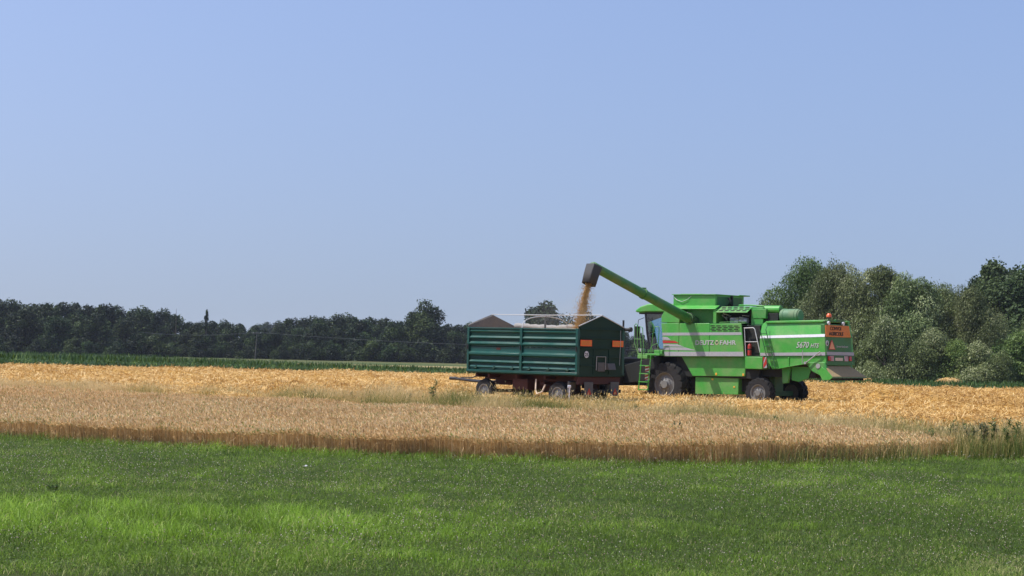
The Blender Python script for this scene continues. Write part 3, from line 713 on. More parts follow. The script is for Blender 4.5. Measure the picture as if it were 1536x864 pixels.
for yb, sg in ((0.0, 1), (TW, -1)):
    for x0, x1 in ((-TL + .10, -TL / 2 - .055), (-TL / 2 + .055, -.10)):
        for spec, z0, z1 in ((UP, 2.025, ZT - .03), (LO, 1.20, 2.0)):
            b = MB(); pr = ridges(spec, z0, z1, .03); poly = [(yb + sg * o_, z) for o_, z in pr] + [(yb + sg * .075, z1), (yb + sg * .075, z0)]
            vs = [(x0, *p_) for p_ in poly] + [(x1, *p_) for p_ in poly]; n_ = len(poly)
            b.add(vs, [(i_, (i_ + 1) % n_, n_ + (i_ + 1) % n_, n_ + i_) for i_ in range(n_)] + [tuple(range(n_)), tuple(range(2 * n_ - 1, n_ - 1, -1))])
            dp = b.build('drop_side', M['tgreen'], TR, bevel=.006)
        # hinges along the lower rail
        for q in (.14, .5, .86):
            hx = x0 + (x1 - x0) * q
            h_ = MB(); h_.box(hx - .03, hx + .03, yb - sg * .005 if sg > 0 else yb - .02, yb + .02 if sg > 0 else yb + .005, 1.12, 1.33)
            h_.cyl((hx - .06, yb - sg * .03, 1.235), (hx + .06, yb - sg * .03, 1.235), .03, n=10)
            h_.build('hinge', M['tgreen_dull'], TR, bevel=.004)
    for xc, wd in ((-TL + .05, .10), (-TL / 2, .11), (-.05, .10)):
        b = MB(); b.box(xc - wd / 2, xc + wd / 2, yb - .035, yb + .085 if sg > 0 else yb + .035, 1.12, ZT + .02) if sg > 0 else b.box(xc - wd / 2, xc + wd / 2, yb - .085, yb + .035, 1.12, ZT + .02)
        b.build('corner_post', M['tgreen'], TR, bevel=.012)
        b = MB(); ys_ = yb - sg * .05
        b.box(xc - .03, xc + .03, min(ys_, yb), max(ys_, yb), 1.9, 2.06); b.cyl((xc, yb - sg * .055, 1.93), (xc, yb - sg * .055, 2.10), .014, n=8)
        b.build('latch', M['black'], TR)
    b = MB(); b.box(-TL, 0, min(yb - sg * .05, yb + sg * .05), max(yb - sg * .05, yb + sg * .05), 1.10, 1.19); b.build('side_rail', M['tgreen'], TR, bevel=.012)
    b = MB(); b.box(-TL + .1, -.1, min(yb - sg * .02, yb + sg * .075), max(yb - sg * .02, yb + sg * .075), ZT - .027, ZT + .012); b.build('top_rail', M['tgreen'], TR, bevel=.01)
# end walls with gables
for xe, s2, nm, mt in ((0.0, 1, 'tail_wall', M['tgreen_dull']), (-TL, -1, 'front_wall', M['dust_panel'])):
    b = MB()
    b.prism([(.085, 1.12), (TW - .085, 1.12), (TW - .085, ZT), (TW - .02, ZT + .11), (TW / 2, ZT + .47), (.02, ZT + .11), (.085, ZT)], xe - .055 * (s2 > 0) + .0, xe + .055 * (s2 < 0), 'x')
    w_ = b.build(nm, mt, TR, bevel=.008)
    b = MB()
    for zc in (1.42, 1.72, 2.02, 2.36, 2.66): b.box(xe - .004 if s2 > 0 else xe - .03, xe + .03 if s2 > 0 else xe + .004, .10, TW - .10, zc - .022, zc + .022)
    for yc in (.82, TW - .82): b.box(xe - .004 if s2 > 0 else xe - .022, xe + .022 if s2 > 0 else xe + .004, yc - .03, yc + .03, 1.15, 2.0)
    b.build('stiffener', M['tgreen_dull'], w_, bevel=.006)
    b = MB(); b.tube([(xe, .0, ZT + .10), (xe, TW / 2, ZT + .49), (xe, TW, ZT + .10)], .018, 8); b.build('gable_edge', M['galv'] if s2 > 0 else M['dust_panel'], w_)
b = MB(); b.tube([(-TL, TW / 2, ZT + .505), (-TL / 2, TW / 2, ZT + .49), (0, TW / 2, ZT + .50)], .015, 8); b.build('ridge_tube', M['galv'], TR)
b = MB(); b.tube([(-TL / 2 + .02, TW / 2 + TW / 2 * math.sin(a_), ZT + .02 + .42 * math.cos(a_) ** .7 if abs(a_) < 1.55 else ZT) for a_ in np.linspace(-1.57, 1.57, 15)], .017, 8); b.build('tarp_bow', M['galv'], TR)
b = MB(); b.box(-TL / 2 - .03, -TL / 2 + .03, TW / 2 - .02, TW / 2 + .02, ZT - .3, ZT + .47); b.build('centre_post', M['boot'], TR)
# rolled tarpaulin on the far side
b = MB(); pth = [(-TL + .08 + t_ * (TL - .2), TW - .03 + .015 * math.sin(t_ * 19), ZT + .09 + .018 * math.sin(t_ * 11 + 1) - .03 * t_) for t_ in np.linspace(0, 1, 36)]
b.tube(pth, .1, 12, rads=[.105 + .016 * math.sin(i_ * 2.1) + .01 * math.sin(i_ * .8) for i_ in range(36)]); b.build('rolled_tarpaulin', M['tarp'], TR)
# things on the tail wall
for y0_ in (.07, TW - .69):
    b = MB(); b.box(.034, .042, y0_, y0_ + .60, 2.09, 2.30); f_ = b.build('reflector_plate', M['orange'], TR)
    b = MB(); b.box(.0425, .0445, y0_ + .03, y0_ + .57, 2.12, 2.27); b.build('inner_field', M['sign_orange'], f_)
b = MB(); b.cyl((.033, .40, 1.81), (.042, .40, 1.81), .115, n=24); d_ = b.build('speed_disc', M['white'], TR)
text('disc_number', '25', M['black'], d_, (.0435, .31, 1.755), (R(90), 0, R(90)), .11, .17, bold=.02)
b = MB()
b.tube([(.05, .92, 1.28), (.05, .93, 1.74), (.05, 1.42, 1.74), (.05, 1.42, 1.30)], .016, 6); b.build('hatch_frame', M['steel'], TR)
b = MB(); b.box(.034, .055, 1.0, 1.38, 1.24, 1.55); b.build('grain_hatch', M['mud'], TR, bevel=.008)
b = MB(); b.hexa([(.034, 1.46, 1.30), (.17, 1.46, 1.30), (.17, 1.86, 1.30), (.034, 1.86, 1.30), (.034, 1.46, 1.52), (.10, 1.46, 1.52), (.10, 1.86, 1.52), (.034, 1.86, 1.52)]); b.build('chute_box', M['mud'], TR, bevel=.006)
b = MB(); b.tube([(.04, TW - .25, 2.66), (.06, TW - .27, 2.1), (.045, TW - .29, 1.45)], .007, 5); b.build('cord', M['galv'], TR)
b = MB(); b.cyl((-.06, TW + .02, 2.62), (-.06, TW + .02, 3.02), .035, n=8); b.cyl((-.1, TW + .05, 2.70), (.25, TW + .05, 2.70), .055, n=10); b.cyl((.2, TW + .05, 2.70), (.27, TW + .05, 2.70), .085, n=12); b.build('tarp_crank', M['black'], TR)
b = MB(); b.box(-TL * .36 - .25, -TL * .36 + .05, -.008, -.004, 1.86, 1.96); 
b = MB(); b.box(-3.75, -3.55, .022, .028, 1.90, 1.985); b.build('maker_sticker', M['chassis'], TR)
# chassis
b = MB()
for yc in (.72, TW - .72): b.box(-TL + .25, -.12, yc - .05, yc + .05, .84, 1.06)
for xc in (-.25, -1.6, -2.9, -4.2, -4.8): b.box(xc - .05, xc + .05, .15, TW - .15, .92, 1.055)
b.box(-.14, -.06, .1, TW - .1, .80, 1.05)
b.build('chassis', M['chassis'], TR, bevel=.01)
b = MB(); b.cyl((-4.2, TW / 2, .78), (-4.2, TW / 2, .90), .5, n=28); b.box(-4.9, -3.7, .75, .85, .66, .78); b.box(-4.9, -3.7, TW - .85, TW - .75, .66, .78); b.build('turntable', M['chassis'], TR, bevel=.01)
b = MB(); b.cyl((-2.9, TW / 2, .62), (-2.2, TW / 2, 1.0), .10, n=14); b.box(-2.1, -1.9, .5, TW - .5, .70, .84); b.box(-1.3, -.6, .55, .70, .62, .80); b.box(-1.3, -.6, TW - .70, TW - .55, .62, .80); b.box(-3.2, -2.5, .3, .7, .55, .9); b.box(-3.7, -1.45, .95, 1.55, .50, .84); b.box(-3.3, -1.6, TW - .75, TW - .35, .42, .84)
b.build('running_gear', M['chassis'], TR, bevel=.01)
def wheel(parent, x, y0, z, r, w, rr, mats, lug=0, rim_in=.09, hub=.12):
    """wheel whose outer face lies at y0 and which is w wide towards +y (w may be negative)"""
    e = empty('wheel', (x, y0, z), 0, parent); s = 1 if w > 0 else -1; w = abs(w)
    b = MB(); sh = .12 * w
    prof = [(rr, .10 * w), (rr + .02, .03 * w), ((r + rr) / 2, 0), (r - .10 * (r - rr) - .03, .03 * w), (r - .035, .16 * w), (r - .02 if lug else r, .5 * w), (r - .035, .84 * w), (r - .10 * (r - rr) - .03, .97 * w), ((r + rr) / 2, w), (rr + .02, .97 * w), (rr, .9 * w)]
    b.lathe([(p_, s * q_) for p_, q_ in prof], (0, 0, 0), 44)
    if lug:
        for k in range(lug):
            for side in (0, 1):
                a0 = 2 * math.pi * (k + .5 * side) / lug; da = .34 * 2.6 / lug * 4.2; t_ = .16 * 6 / lug * 2.0
                ya, yb_ = (.0, .54) if side == 0 else (1.0, .46)
                q = []
                for rad in (r - .075, r + .022):
                    for (yy, aa) in ((ya, a0 - t_), (ya, a0 + t_), (yb_, a0 + da + t_ * .8), (yb_, a0 + da - t_ * .8)):
                        r_ = rad - (.045 if yy in (0.0, 1.0) else 0); q.append((r_ * math.cos(aa), s * yy * w, r_ * math.sin(aa)))
                b.hexa(q)
    b.build('tyre', mats[0], e)
    b = MB(); b.lathe([(rr + .012, .03 * w), (rr - .015, .05 * w), (rr - .03, .16 * w), (rr * .82, (.16 + rim_in) * w), (rr * .45, (.10 + rim_in) * w), (hub, .05 * w + rim_in * w), (hub * .9, 0.0), (.0, 0.0)] if s > 0 else [(rr + .012, -.03 * w), (rr - .015, -.05 * w), (rr - .03, -.16 * w), (rr * .82, -(.16 + rim_in) * w), (rr * .45, -(.10 + rim_in) * w), (hub, -.05 * w - rim_in * w), (hub * .9, 0.0), (.0, 0.0)], (0, 0, 0), 40)
    b.lathe([(rr, s * .9 * w), (rr * .9, s * .75 * w), (0.0, s * .7 * w)], (0, 0, 0), 30)
    for k in range(8):
        a_ = k * math.pi / 4; rb = hub * 1.55; b.cyl((rb * math.cos(a_), s * (.05 + rim_in) * w - s * .03, rb * math.sin(a_)), (rb * math.cos(a_), s * (.05 + rim_in) * w + s * .03, rb * math.sin(a_)), .018, n=6)
    b.build('rim', mats[1], e)
    return e
for xw in (-.98, -4.4):
    wheel(TR, xw, .10, .44, .44, .30, .23, (M['rubber'], M['rim_dark']), hub=.07)
    wheel(TR, xw, TW - .10, .44, .44, -.30, .23, (M['rubber'], M['rim_dark']), hub=.07)
    MB().cyl((xw, .3, .44), (xw, TW - .3, .44), .06, n=10).build('axle', M['chassis'], TR)
for yc in (.08, TW - .38): 
    b = MB(); b.prism([(-.52, .50), (-.46, .50), (-.40, .86), (-.50, .90)], yc, yc + .34); b.build('mud_flap', M['mud'], TR, bevel=.005)
b = MB(); b.box(-.05, -.0, .25, TW - .12, .50, .62); b.build('light_bar', M['dark'], TR, bevel=.008)
for yc in (.35, TW - .72):
    b = MB(); b.box(.0, .03, yc, yc + .45, .40, .88); g_ = b.build('lamp_board', M['mud'], TR, bevel=.01)
    b = MB(); b.prism([(yc + .1, .45), (yc + .36, .45), (yc + .23, .68)], .031, .04, 'x'); b.build('reflector_triangle', M['tail_lamp'], g_)
# drawbar
b = MB()
b.tube([(-4.75, .75, .72), (-5.9, TW / 2 - .1, .74), (-6.9, TW / 2, .80)], .05, 8); b.tube([(-4.75, TW - .75, .72), (-5.9, TW / 2 + .1, .74), (-6.9, TW / 2, .80)], .05, 8)
b.cyl((-6.8, TW / 2, .80), (-7.15, TW / 2, .80), .06, n=10); b.build('drawbar', M['black'], TR)
b = MB(); b.tube([(-5.05, TW / 2 - .2, 1.1), (-5.5, TW / 2 - .15, 1.0), (-6.0, TW / 2, .86), (-6.6, TW / 2, .84)], .02, 6); b.build('brake_hose', M['black'], TR)
b = MB(); b.tube([(-1.95, .12, .92), (-1.9, .05, .55), (-1.78, .0, .42), (-1.6, .05, .5), (-1.55, .15, .75)], .03, 7); b.build('hose_loop', M['plate'], TR)

# grain load inside
mat_grain = soil('grain', (0.50, 0.30, 0.11), (0.62, 0.40, 0.17), 6, (0.42, 0.24, 0.08), 40)
def heap_z(x, y):
    r = np.hypot(x + 1.7, y - 1.9); e_ = np.minimum(np.minimum(x + TL - .06, -.06 - x), np.minimum(y - .08, TW - .08 - y))
    return 2.02 + .50 * np.exp(-(r / 1.3) ** 2) + .05 * vnoise(x, y, .4, 140)
gx = np.linspace(-TL + .06, -.06, 50); gy = np.linspace(.08, TW - .08, 28)
o = grid('grain_load', gx, gy, heap_z, mat_grain, 'stuff'); o.location = TR.location; o.rotation_euler = TR.rotation_euler
tag(o, 'heaped grain filling the inside of the green trailer', 'grain')

# ------------------------------------------------------------------ combine harvester
# local axes: x towards the tail, y towards the far side, z up; y = 0 is the visible flank
CB = empty('combine_harvester', (CO[0], CO[1], 0.03), CA)
tag(CB, 'bright green combine harvester with silver stripes unloading grain into the trailer', 'combine harvester')
CW = 2.4
def P(name, b, m, par=None, bev=.012, **k): return b.build(name, m, par or CB, bevel=bev, **k)
# inner body
b = MB(); b.box(.55, 4.3, .22, CW - .22, 1.05, 3.04); b.box(4.2, 6.9, .30, CW - .35, 1.55, 2.9); b.box(.75, 3.8, .5, CW - .5, .55, 1.1)
P('inner_frame', b, M['dark'])
for sg, y0_ in ((1, 0.0), (-1, CW)):
    Y = lambda v: y0_ + sg * v
    # upper flank panels, three doors with fine gaps
    b = MB(); bot = lambda x: 1.80 + .02 * (x - .1) ; edges = [(-.06, .105), (.785, .79), (2.195, 2.2), (3.60, 3.76)]
    for i_ in range(3):
        a0, a1 = edges[i_]; c0, c1 = edges[i_ + 1]; g_ = .006
        b.prism([(a0 + g_ * (i_ > 0), 3.08), (c0 - g_ * (i_ < 2), 3.09), (c0 - g_ * (i_ < 2) - (.0), 2.62), (c1 - g_ * (i_ < 2), bot(c1)), (a1 + g_ * (i_ > 0), bot(a1)), (a0 + g_ * (i_ > 0), 2.62)] if False else [(a0 + g_ * (i_ > 0), 3.08), (c0 - g_ * (i_ < 2), 3.10), (c1 - g_ * (i_ < 2), bot(c1)), (a1 + g_ * (i_ > 0), bot(a1))], Y(0), Y(.07))
    fl = P('flank_panel', b, M['green'], bev=.014)
    ll = lambda z: -.06 + (3.08 - z) / 1.28 * .165; rl = lambda z: 3.60 + (3.1 - z) / 1.22 * .16
    b = MB(); b.prism([(ll(2.72) + .01, 2.715), (rl(2.78) - .02, 2.775), (rl(2.67) - .02, 2.675), (ll(2.61) + .01, 2.605)], Y(-.005), Y(.002)); P('upper_stripe', b, M['silver'], fl, 0)
    b = MB(); b.prism([(ll(1.99) + .01, 1.985), (rl(2.05) - .02, 2.05), (rl(1.90) - .02, 1.885), (ll(1.83) + .02, 1.82)], Y(-.005), Y(.002)); P('lower_stripe', b, M['silver'], fl, 0)
    b = MB(); b.prism([(.02, 2.56), (.24, 2.55), (.42, 2.44), (.02, 2.44)], Y(-.005), Y(.002)); b.prism([(.05, 2.29), (.72, 2.28), (1.05, 2.19), (.06, 2.19)], Y(-.005), Y(.002)); b.prism([(.06, 2.165), (1.1, 2.165), (1.62, 2.06), (.08, 2.05)], Y(-.005), Y(.002)); P('swoosh', b, M['silver'], fl, 0)
    b = MB(); b.prism([(.03, 2.42), (.60, 2.41), (.80, 2.33), (.04, 2.31)], Y(-.005), Y(.002)); P('red_arrow', b, M['red'], fl, 0)
    b = MB()
    for r_ in range(4):
        for q in range(5):
            x_ = 2.24 + q * .265 + (.06 if r_ % 2 else 0); z_ = 3.02 - r_ * .062
            b.prism([(x_, z_), (x_ + .19, z_ + .003), (x_ + .17, z_ - .032), (x_ - .02, z_ - .035)], Y(-.004), Y(.004))
    P('louvre_slots', b, M['dark'], fl, 0)
    # lower skirts
    b = MB(); b.prism([(.80, 1.82), (3.72, 1.86), (3.70, 1.13), (1.34, 1.08)], Y(.17), Y(.23)); P('lower_panel', b, M['green'])
    b = MB(); b.prism([(1.41, 1.075), (3.36, 1.115), (3.36, .44), (1.41, .40)], Y(.26), Y(.80)); P('grain_pan_box', b, M['green'])
    b = MB()
    for (x_, z_) in ((2.42, 1.16), (3.63, 1.17)): b.box(x_ - .04, x_ + .04, min(Y(.155), Y(.17)), max(Y(.155), Y(.17)), z_ - .02, z_ + .07)
    for (x_, z_) in ((2.2, .98), (3.18, .72)): b.box(x_ - .04, x_ + .04, min(Y(.245), Y(.26)), max(Y(.245), Y(.26)), z_ - .03, z_ + .03)
    P('side_marker', b, M['amber'], bev=.006)
    # rear hood
    hp = [(4.43, 1.90), (4.41, 3.00), (4.46, 3.12), (4.56, 3.185), (4.70, 3.21), (7.06, 3.27), (7.15, 1.985), (4.6, 1.91)]
    tap = lambda p_: .10 * max(0, p_[0] - 4.4) / 2.75
    yi = (lambda p_: 0 + tap(p_)) if sg > 0 else (lambda p_: CW - .2 - tap(p_))
    yo = (lambda p_: .14 + tap(p_)) if sg > 0 else (lambda p_: CW - .34 - tap(p_))
    zbr = lambda x_: 2.56 + .095 * (x_ - 4.44) / 2.66
    lean = lambda p_: .30 * max(0, p_[1] - zbr(p_[0]))
    yi0, yo0 = yi, yo
    yi = (lambda p_, f=yi0: f(p_) + lean(p_)) if sg > 0 else (lambda p_, f=yi0: f(p_) - lean(p_))
    yo = (lambda p_, f=yo0: f(p_) + lean(p_)) if sg > 0 else (lambda p_, f=yo0: f(p_) - lean(p_))
    hb = MB(); hb.prism([(4.43, 1.90), (4.43, zbr(4.43)), (7.10, zbr(7.10)), (7.15, 1.985), (4.6, 1.91)], yi, yo)
    hb.prism([(4.43, zbr(4.43) + .003), (4.41, 3.00), (4.46, 3.12), (4.56, 3.185), (4.70, 3.21), (7.06, 3.27), (7.10, zbr(7.10) + .003)], yi, yo)
    rh = P('rear_hood_side', hb, M['green'], bev=.02)
    off = lambda p_, d_: (yi(p_) - sg * d_)
    b = MB(); b.prism([(4.44, 2.655), (7.095, 2.755), (7.10, 2.655), (4.44, 2.560)], lambda p_: off(p_, .004), lambda p_: off(p_, -.004)); P('hood_stripe', b, M['white'], rh, 0)
    b = MB(); b.prism([(4.46, 2.025), (7.13, 2.105), (7.135, 1.985), (4.47, 1.915)], lambda p_: off(p_, .004), lambda p_: off(p_, -.004)); P('hood_lower_stripe', b, M['silver'], rh, 0)
    b = MB(); b.prism([(4.62, 1.90), (7.14, 1.97), (7.16, 1.70), (6.48, 1.69), (5.18, 1.45), (4.95, 1.44)], lambda p_: yi(p_) + sg * .035, lambda p_: yi(p_) + sg * .10); P('hood_skirt', b, M['green'], None, .008)
    b = MB(); b.prism([(5.16, 1.475), (6.48, 1.715), (6.48, 1.69), (5.18, 1.45)], lambda p_: yi(p_) - sg * .01, lambda p_: yi(p_) + sg * .05); b.box(5.62, 5.66, min(yi((5.6, 0)) + sg * .01, yi((5.6, 0)) + sg * .04), max(yi((5.6, 0)) + sg * .01, yi((5.6, 0)) + sg * .04), 1.54, 1.9); P('skirt_flange', b, M['green'], None, .004)
# top of rear hood
b = MB(); b.hexa([(4.6, .10, 3.12), (7.02, .19, 3.18), (7.02, CW - .39, 3.18), (4.6, CW - .3, 3.12), (4.6, .10, 3.195), (7.05, .19, 3.255), (7.05, CW - .39, 3.255), (4.6, CW - .3, 3.195)]); P('rear_hood_top', b, M['green'])
text('flank_lettering', 'DEUTZ', M['letter'], CB, (1.555, -.006, 2.275), (R(90), R(-1.0), 0), .165, .84, bold=.018)
text('flank_lettering', 'FAHR', M['letter'], CB, (2.66, -.006, 2.295), (R(90), R(-1.0), 0), .165, .72, bold=.018)
b = MB(); b.cyl((2.53, -.006, 2.375), (2.53, .001, 2.375), .08, n=20); P('emblem', b, M['plate'], None, 0)
b = MB(); b.prism([(2.46, 2.42), (2.60, 2.42), (2.57, 2.33), (2.49, 2.33)], -.009, -.003); P('emblem_bar', b, M['green_dark'], None, 0)
text('model_lettering', '5670', M['letter'], CB, (5.95, .047, 2.24), (R(90), R(-1.5), R(2.1)), .21, .52, shear=.3, bold=.01)
text('model_lettering', 'HTS', M['letter'], CB, (6.53, .068, 2.255), (R(90), R(-1.5), R(2.1)), .15, .34, shear=.3, bold=.01)
# grain tank
b = MB(); b.box(.80, 2.45, .45, CW - .2, 3.04, 3.66); b.box(.28, 2.24, .3, CW - .15, 3.66, 4.19)
P('grain_tank', b, M['green'], bev=.015)
b = MB(); b.box(.24, 2.29, .24, CW + .05, 4.19, 4.215); b.box(.55, 1.5, .4, CW - .3, 4.215, 4.235); b.box(2.29, 2.34, CW - .6, CW + .12, 4.195, 4.24); P('tank_lid', b, M['green'], bev=.006)
b = MB(); b.hexa([(.40, .03, 3.63), (2.42, .03, 3.63), (2.42, .32, 3.76), (.28, .32, 3.76), (.40, .03, 3.655), (2.42, .03, 3.655), (2.42, .32, 3.79), (.28, .32, 3.79)]); b.box(2.30, 2.44, .07, .50, 3.08, 3.64); P('tank_shoulder', b, M['green'], bev=.008)
b = MB(); b.box(2.245, 2.252, .42, CW - .3, 3.72, 4.12); P('tank_rear_screen', b, M['green_dark'], bev=0)
b = MB(); b.tube([(2.26, 1.1, 3.7), (2.4, 1.1, 3.95), (2.3, 1.1, 4.1)], .05, 8); b.box(2.25, 2.33, 1.3, 1.38, 3.7, 4.19); P('tank_ladder_post', b, M['dark'])
b = MB(); b.tube([(.30, .295, 4.12), (.45, .27, 4.0), (.7, .26, 3.93), (.95, .27, 4.0), (1.12, .295, 4.14)], .01, 6); P('tank_cord', b, M['galv'], None, 0)
# box ahead of the unloading recess
b = MB(); b.prism([(-.06, 3.105), (-.06, 3.36), (.09, 3.58), (.80, 3.60), (.80, 3.105)], .0, .55); b.prism([(-.06, 3.105), (-.06, 3.36), (.09, 3.58), (.80, 3.60), (.80, 3.105)], CW - .55, CW); P('front_top_box', b, M['green'], bev=.02)
b = MB(); b.box(.80, 2.42, .02, .45, 3.09, 3.10); P('recess_floor', b, M['green_dark'], bev=0)
# engine bay
b = MB()
b.hexa([(2.43, .03, 3.50), (3.84, .03, 3.50), (3.84, .40, 3.72), (2.46, .40, 3.72), (2.43, .03, 3.53), (3.84, .03, 3.53), (3.84, .40, 3.75), (2.46, .40, 3.75)])
b.box(2.46, 3.84, .40, CW - .4, 3.70, 3.75); eh = P('engine_hood', b, M['green_dirty'], bev=.008)
b = MB()
for r_ in range(3):
    for q in range(5):
        x_ = 2.52 + q * .26 + (.06 if r_ % 2 else 0); f0 = .14 + r_ * .29; f1 = f0 + .16
        pt = lambda f, xx: (xx, .03 + .37 * f, 3.535 + .22 * f)
        b.hexa([pt(f0, x_), pt(f0, x_ + .18), pt(f1, x_ + .19), pt(f1, x_ + .01)] + [(a_[0], a_[1] - .002, a_[2] + .004) for a_ in (pt(f0, x_), pt(f0, x_ + .18), pt(f1, x_ + .19), pt(f1, x_ + .01))])
P('hood_slots', b, M['dark'], eh, 0)
b = MB(); b.box(2.46, 3.72, .55, CW - .5, 3.08, 3.70); P('engine_block', b, M['dark'])
b = MB()
for k in range(11):
    q0 = (random.uniform(2.7, 3.7), random.uniform(.2, .45), random.uniform(3.12, 3.45)); q1 = (q0[0] + random.uniform(-.5, .5), random.uniform(.2, .5), random.uniform(3.12, 3.5))
    q1 = (min(max(q1[0], 2.55), 3.78), q1[1], q1[2]); b.tube([q0, ((q0[0] + q1[0]) / 2, .16, (q0[2] + q1[2]) / 2 + .06), q1], random.choice([.012, .018, .028]), 6)
b.box(2.95, 3.3, .25, .5, 3.12, 3.32); b.cyl((3.35, .3, 3.2), (3.7, .3, 3.2), .09, n=14)
P('engine_pipes', b, M['steel'], None, 0)
b = MB(); b.box(2.6, 3.75, .02, .45, 3.10, 3.115); b.tube([(2.6, .05, 3.14), (3.2, .04, 3.16), (3.75, .05, 3.15)], .012, 6); P('engine_sill', b, M['green_dirty'], None, .004)
b = MB(); b.box(3.84, 4.36, .30, CW - .35, 1.9, 3.72); b.box(3.9, 4.5, .28, CW - .4, 3.30, 3.66); P('radiator_housing', b, M['green_dirty'], bev=.02)
b = MB(); b.box(4.02, 4.30, .284, .298, 2.2, 3.1); P('radiator_door', b, M['green_dark'], bev=.004)
b = MB(); b.cyl((4.30, .55, 3.64), (4.98, .55, 3.64), .15, n=26); b.tube([(4.30, .5, 3.76), (3.7, .5, 3.80), (3.1, .6, 3.80)], .03, 8); P('exhaust_silencer', b, M['green'], bev=.02)
b = MB(); b.box(4.3, 4.95, .4, .7, 3.1, 3.5); b.cyl((4.85, .55, 3.3), (4.85, .55, 3.64), .08, n=14); P('silencer_bracket', b, M['dark'])
b = MB(); b.cyl((5.0, .62, 3.42), (5.74, .62, 3.42), .245, n=36); b.cyl((5.74, .62, 3.42), (5.79, .62, 3.42), .225, .20, n=36); b.cyl((5.1, .62, 3.42), (5.14, .62, 3.42), .255, n=36); b.cyl((5.58, .62, 3.42), (5.62, .62, 3.42), .255, n=36); P('air_cleaner', b, M['green_grey'], bev=.01)
# service deck
b = MB(); b.box(3.80, 4.56, .0, .40, 1.42, 1.87); P('deck_box', b, M['green'], bev=.02)
b = MB(); b.box(3.78, 4.60, .0, .42, 1.872, 1.895); P('service_deck', b, M['green_dirty'], bev=.004)
b = MB(); b.prism([(4.57, 1.87), (4.72, 1.87), (4.75, 1.48), (4.60, 1.46)], .01, .05); rp = P('marker_board', b, M['silver'], bev=.004)
b = MB(); b.prism([(4.57, 1.87), (4.66, 1.87), (4.60, 1.72), (4.59, 1.62)], .004, .012); b.prism([(4.72, 1.87), (4.74, 1.62), (4.61, 1.47), (4.60, 1.60)], .004, .012); P('red_bars', b, M['red'], rp, 0)
b = MB(); b.tube([(3.70, .05, 2.93), (4.10, .05, 2.95), (4.17, .05, 2.90), (4.46, .05, 1.90)], .018, 8); b.tube([(3.76, .05, 2.42), (4.30, .05, 2.43)], .014, 8); b.tube([(3.72, .05, 2.93), (3.80, .05, 1.9)], .014, 8); P('handrail', b, M['galv'], None, 0)
b = MB(); b.cyl((3.92, .12, 1.92), (3.92, .12, 2.30), .075, n=18); b.cyl((3.92, .12, 2.30), (3.92, .12, 2.36), .075, .03, n=18); ex = P('fire_extinguisher', b, M['red'], None, .0)
b = MB(); b.cyl((3.92, .12, 2.36), (3.92, .12, 2.42), .03, n=10); b.box(3.86, 3.99, .09, .15, 2.40, 2.43); b.cyl((3.92, .12, 2.12), (3.92, .12, 2.17), .079, n=18); P('extinguisher_valve', b, M['black'], ex, 0)
b = MB()
for dx in (0, .27): b.tube([(4.50 + dx * .9, -.10, 2.88), (4.93 + dx, -.10, 1.45)], .018, 8)
for k in range(6):
    t_ = .10 + k * .165; xa = 4.50 + .43 * t_; xb_ = 4.743 + .457 * t_; z_ = 2.88 - 1.43 * t_; b.box(xa, xb_, -.13, -.06, z_ - .012, z_ + .012)
b.tube([(4.74, -.1, 2.88), (4.72, .02, 3.02)], .014, 6)
P('rear_ladder', b, M['green_dark'], None, 0)
# underside towards the tail
b = MB(); b.box(4.0, 6.6, .38, CW - .55, 1.15, 1.58); P('shaker_housing', b, M['dark'])
b = MB(); b.prism([(5.22, 1.55), (5.60, 1.55), (5.48, .95), (5.26, .92)], .28, .40); b.prism([(5.6, 1.6), (6.5, 1.7), (6.3, 1.15), (5.9, 1.0), (5.6, 1.05)], .35, .42); P('chute_wing', b, M['green_dirty'], bev=.01)
b = MB(); b.prism([(6.30, 1.72), (7.12, 1.74), (7.25, 1.40), (6.95, 1.25), (6.6, 1.40)], .10, .20); P('chopper_side', b, M['green_dirty'], bev=.02); b = MB(); b.prism([(6.30, 1.72), (7.12, 1.74), (7.25, 1.40), (6.95, 1.25), (6.6, 1.40)], CW - .5, CW - .4); P('chopper_side', b, M['green_dirty'], bev=.02)
b = MB(); b.cyl((6.85, .08, 1.60), (6.85, .12, 1.60), .09, n=18); P('chopper_pulley', b, M['steel'], None, 0)
b = MB(); b.tube([(6.28, -.03, 2.15), (6.27, -.03, 1.66)], .014, 6); b.tube([(6.36, .0, 1.68), (6.95, .04, 2.12)], .02, 8); b.cyl((6.38, -.04, 1.70), (6.38, .06, 1.70), .05, n=12); P('linkage_rod', b, M['steel'], None, 0)
# straw deflector tray
b = MB()
for z_ in (0,):
    tl, tr_ = (7.12, .16, 1.60), (7.12, CW - .50, 1.62); ml, mr_ = (7.40, -.05, 1.37), (7.40, CW - .2, 1.37); bl, br = (7.56, -.12, 1.24), (7.56, CW - .05, 1.24)
    for q in ((tl, tr_, mr_, ml), (ml, mr_, br, bl)):
        b.hexa([(p_[0], p_[1], p_[2] - .035) for p_ in q] + list(q))
df = P('straw_deflector', b, M['tan_steel'], bev=.004)
b = MB(); b.box(7.54, 7.58, -.14, CW - .03, 1.18, 1.222); P('deflector_lip', b, M['green_grey'], df, .004)
b = MB()
for k in range(7):
    f = (k + .5) / 7; y_ = .1 + f * (CW - .3); b.box(7.2, 7.6, y_ - .008, y_ + .008, 1.10, 1.20)
P('deflector_fin', b, M['dark'], df, 0)
b = MB(); b.prism([(7.02, 1.42), (7.16, 1.58), (7.42, 1.42), (7.62, 1.22), (7.50, 1.12), (7.20, 1.10)], -.19, -.165); P('deflector_cheek', b, M['green'], df, .006)
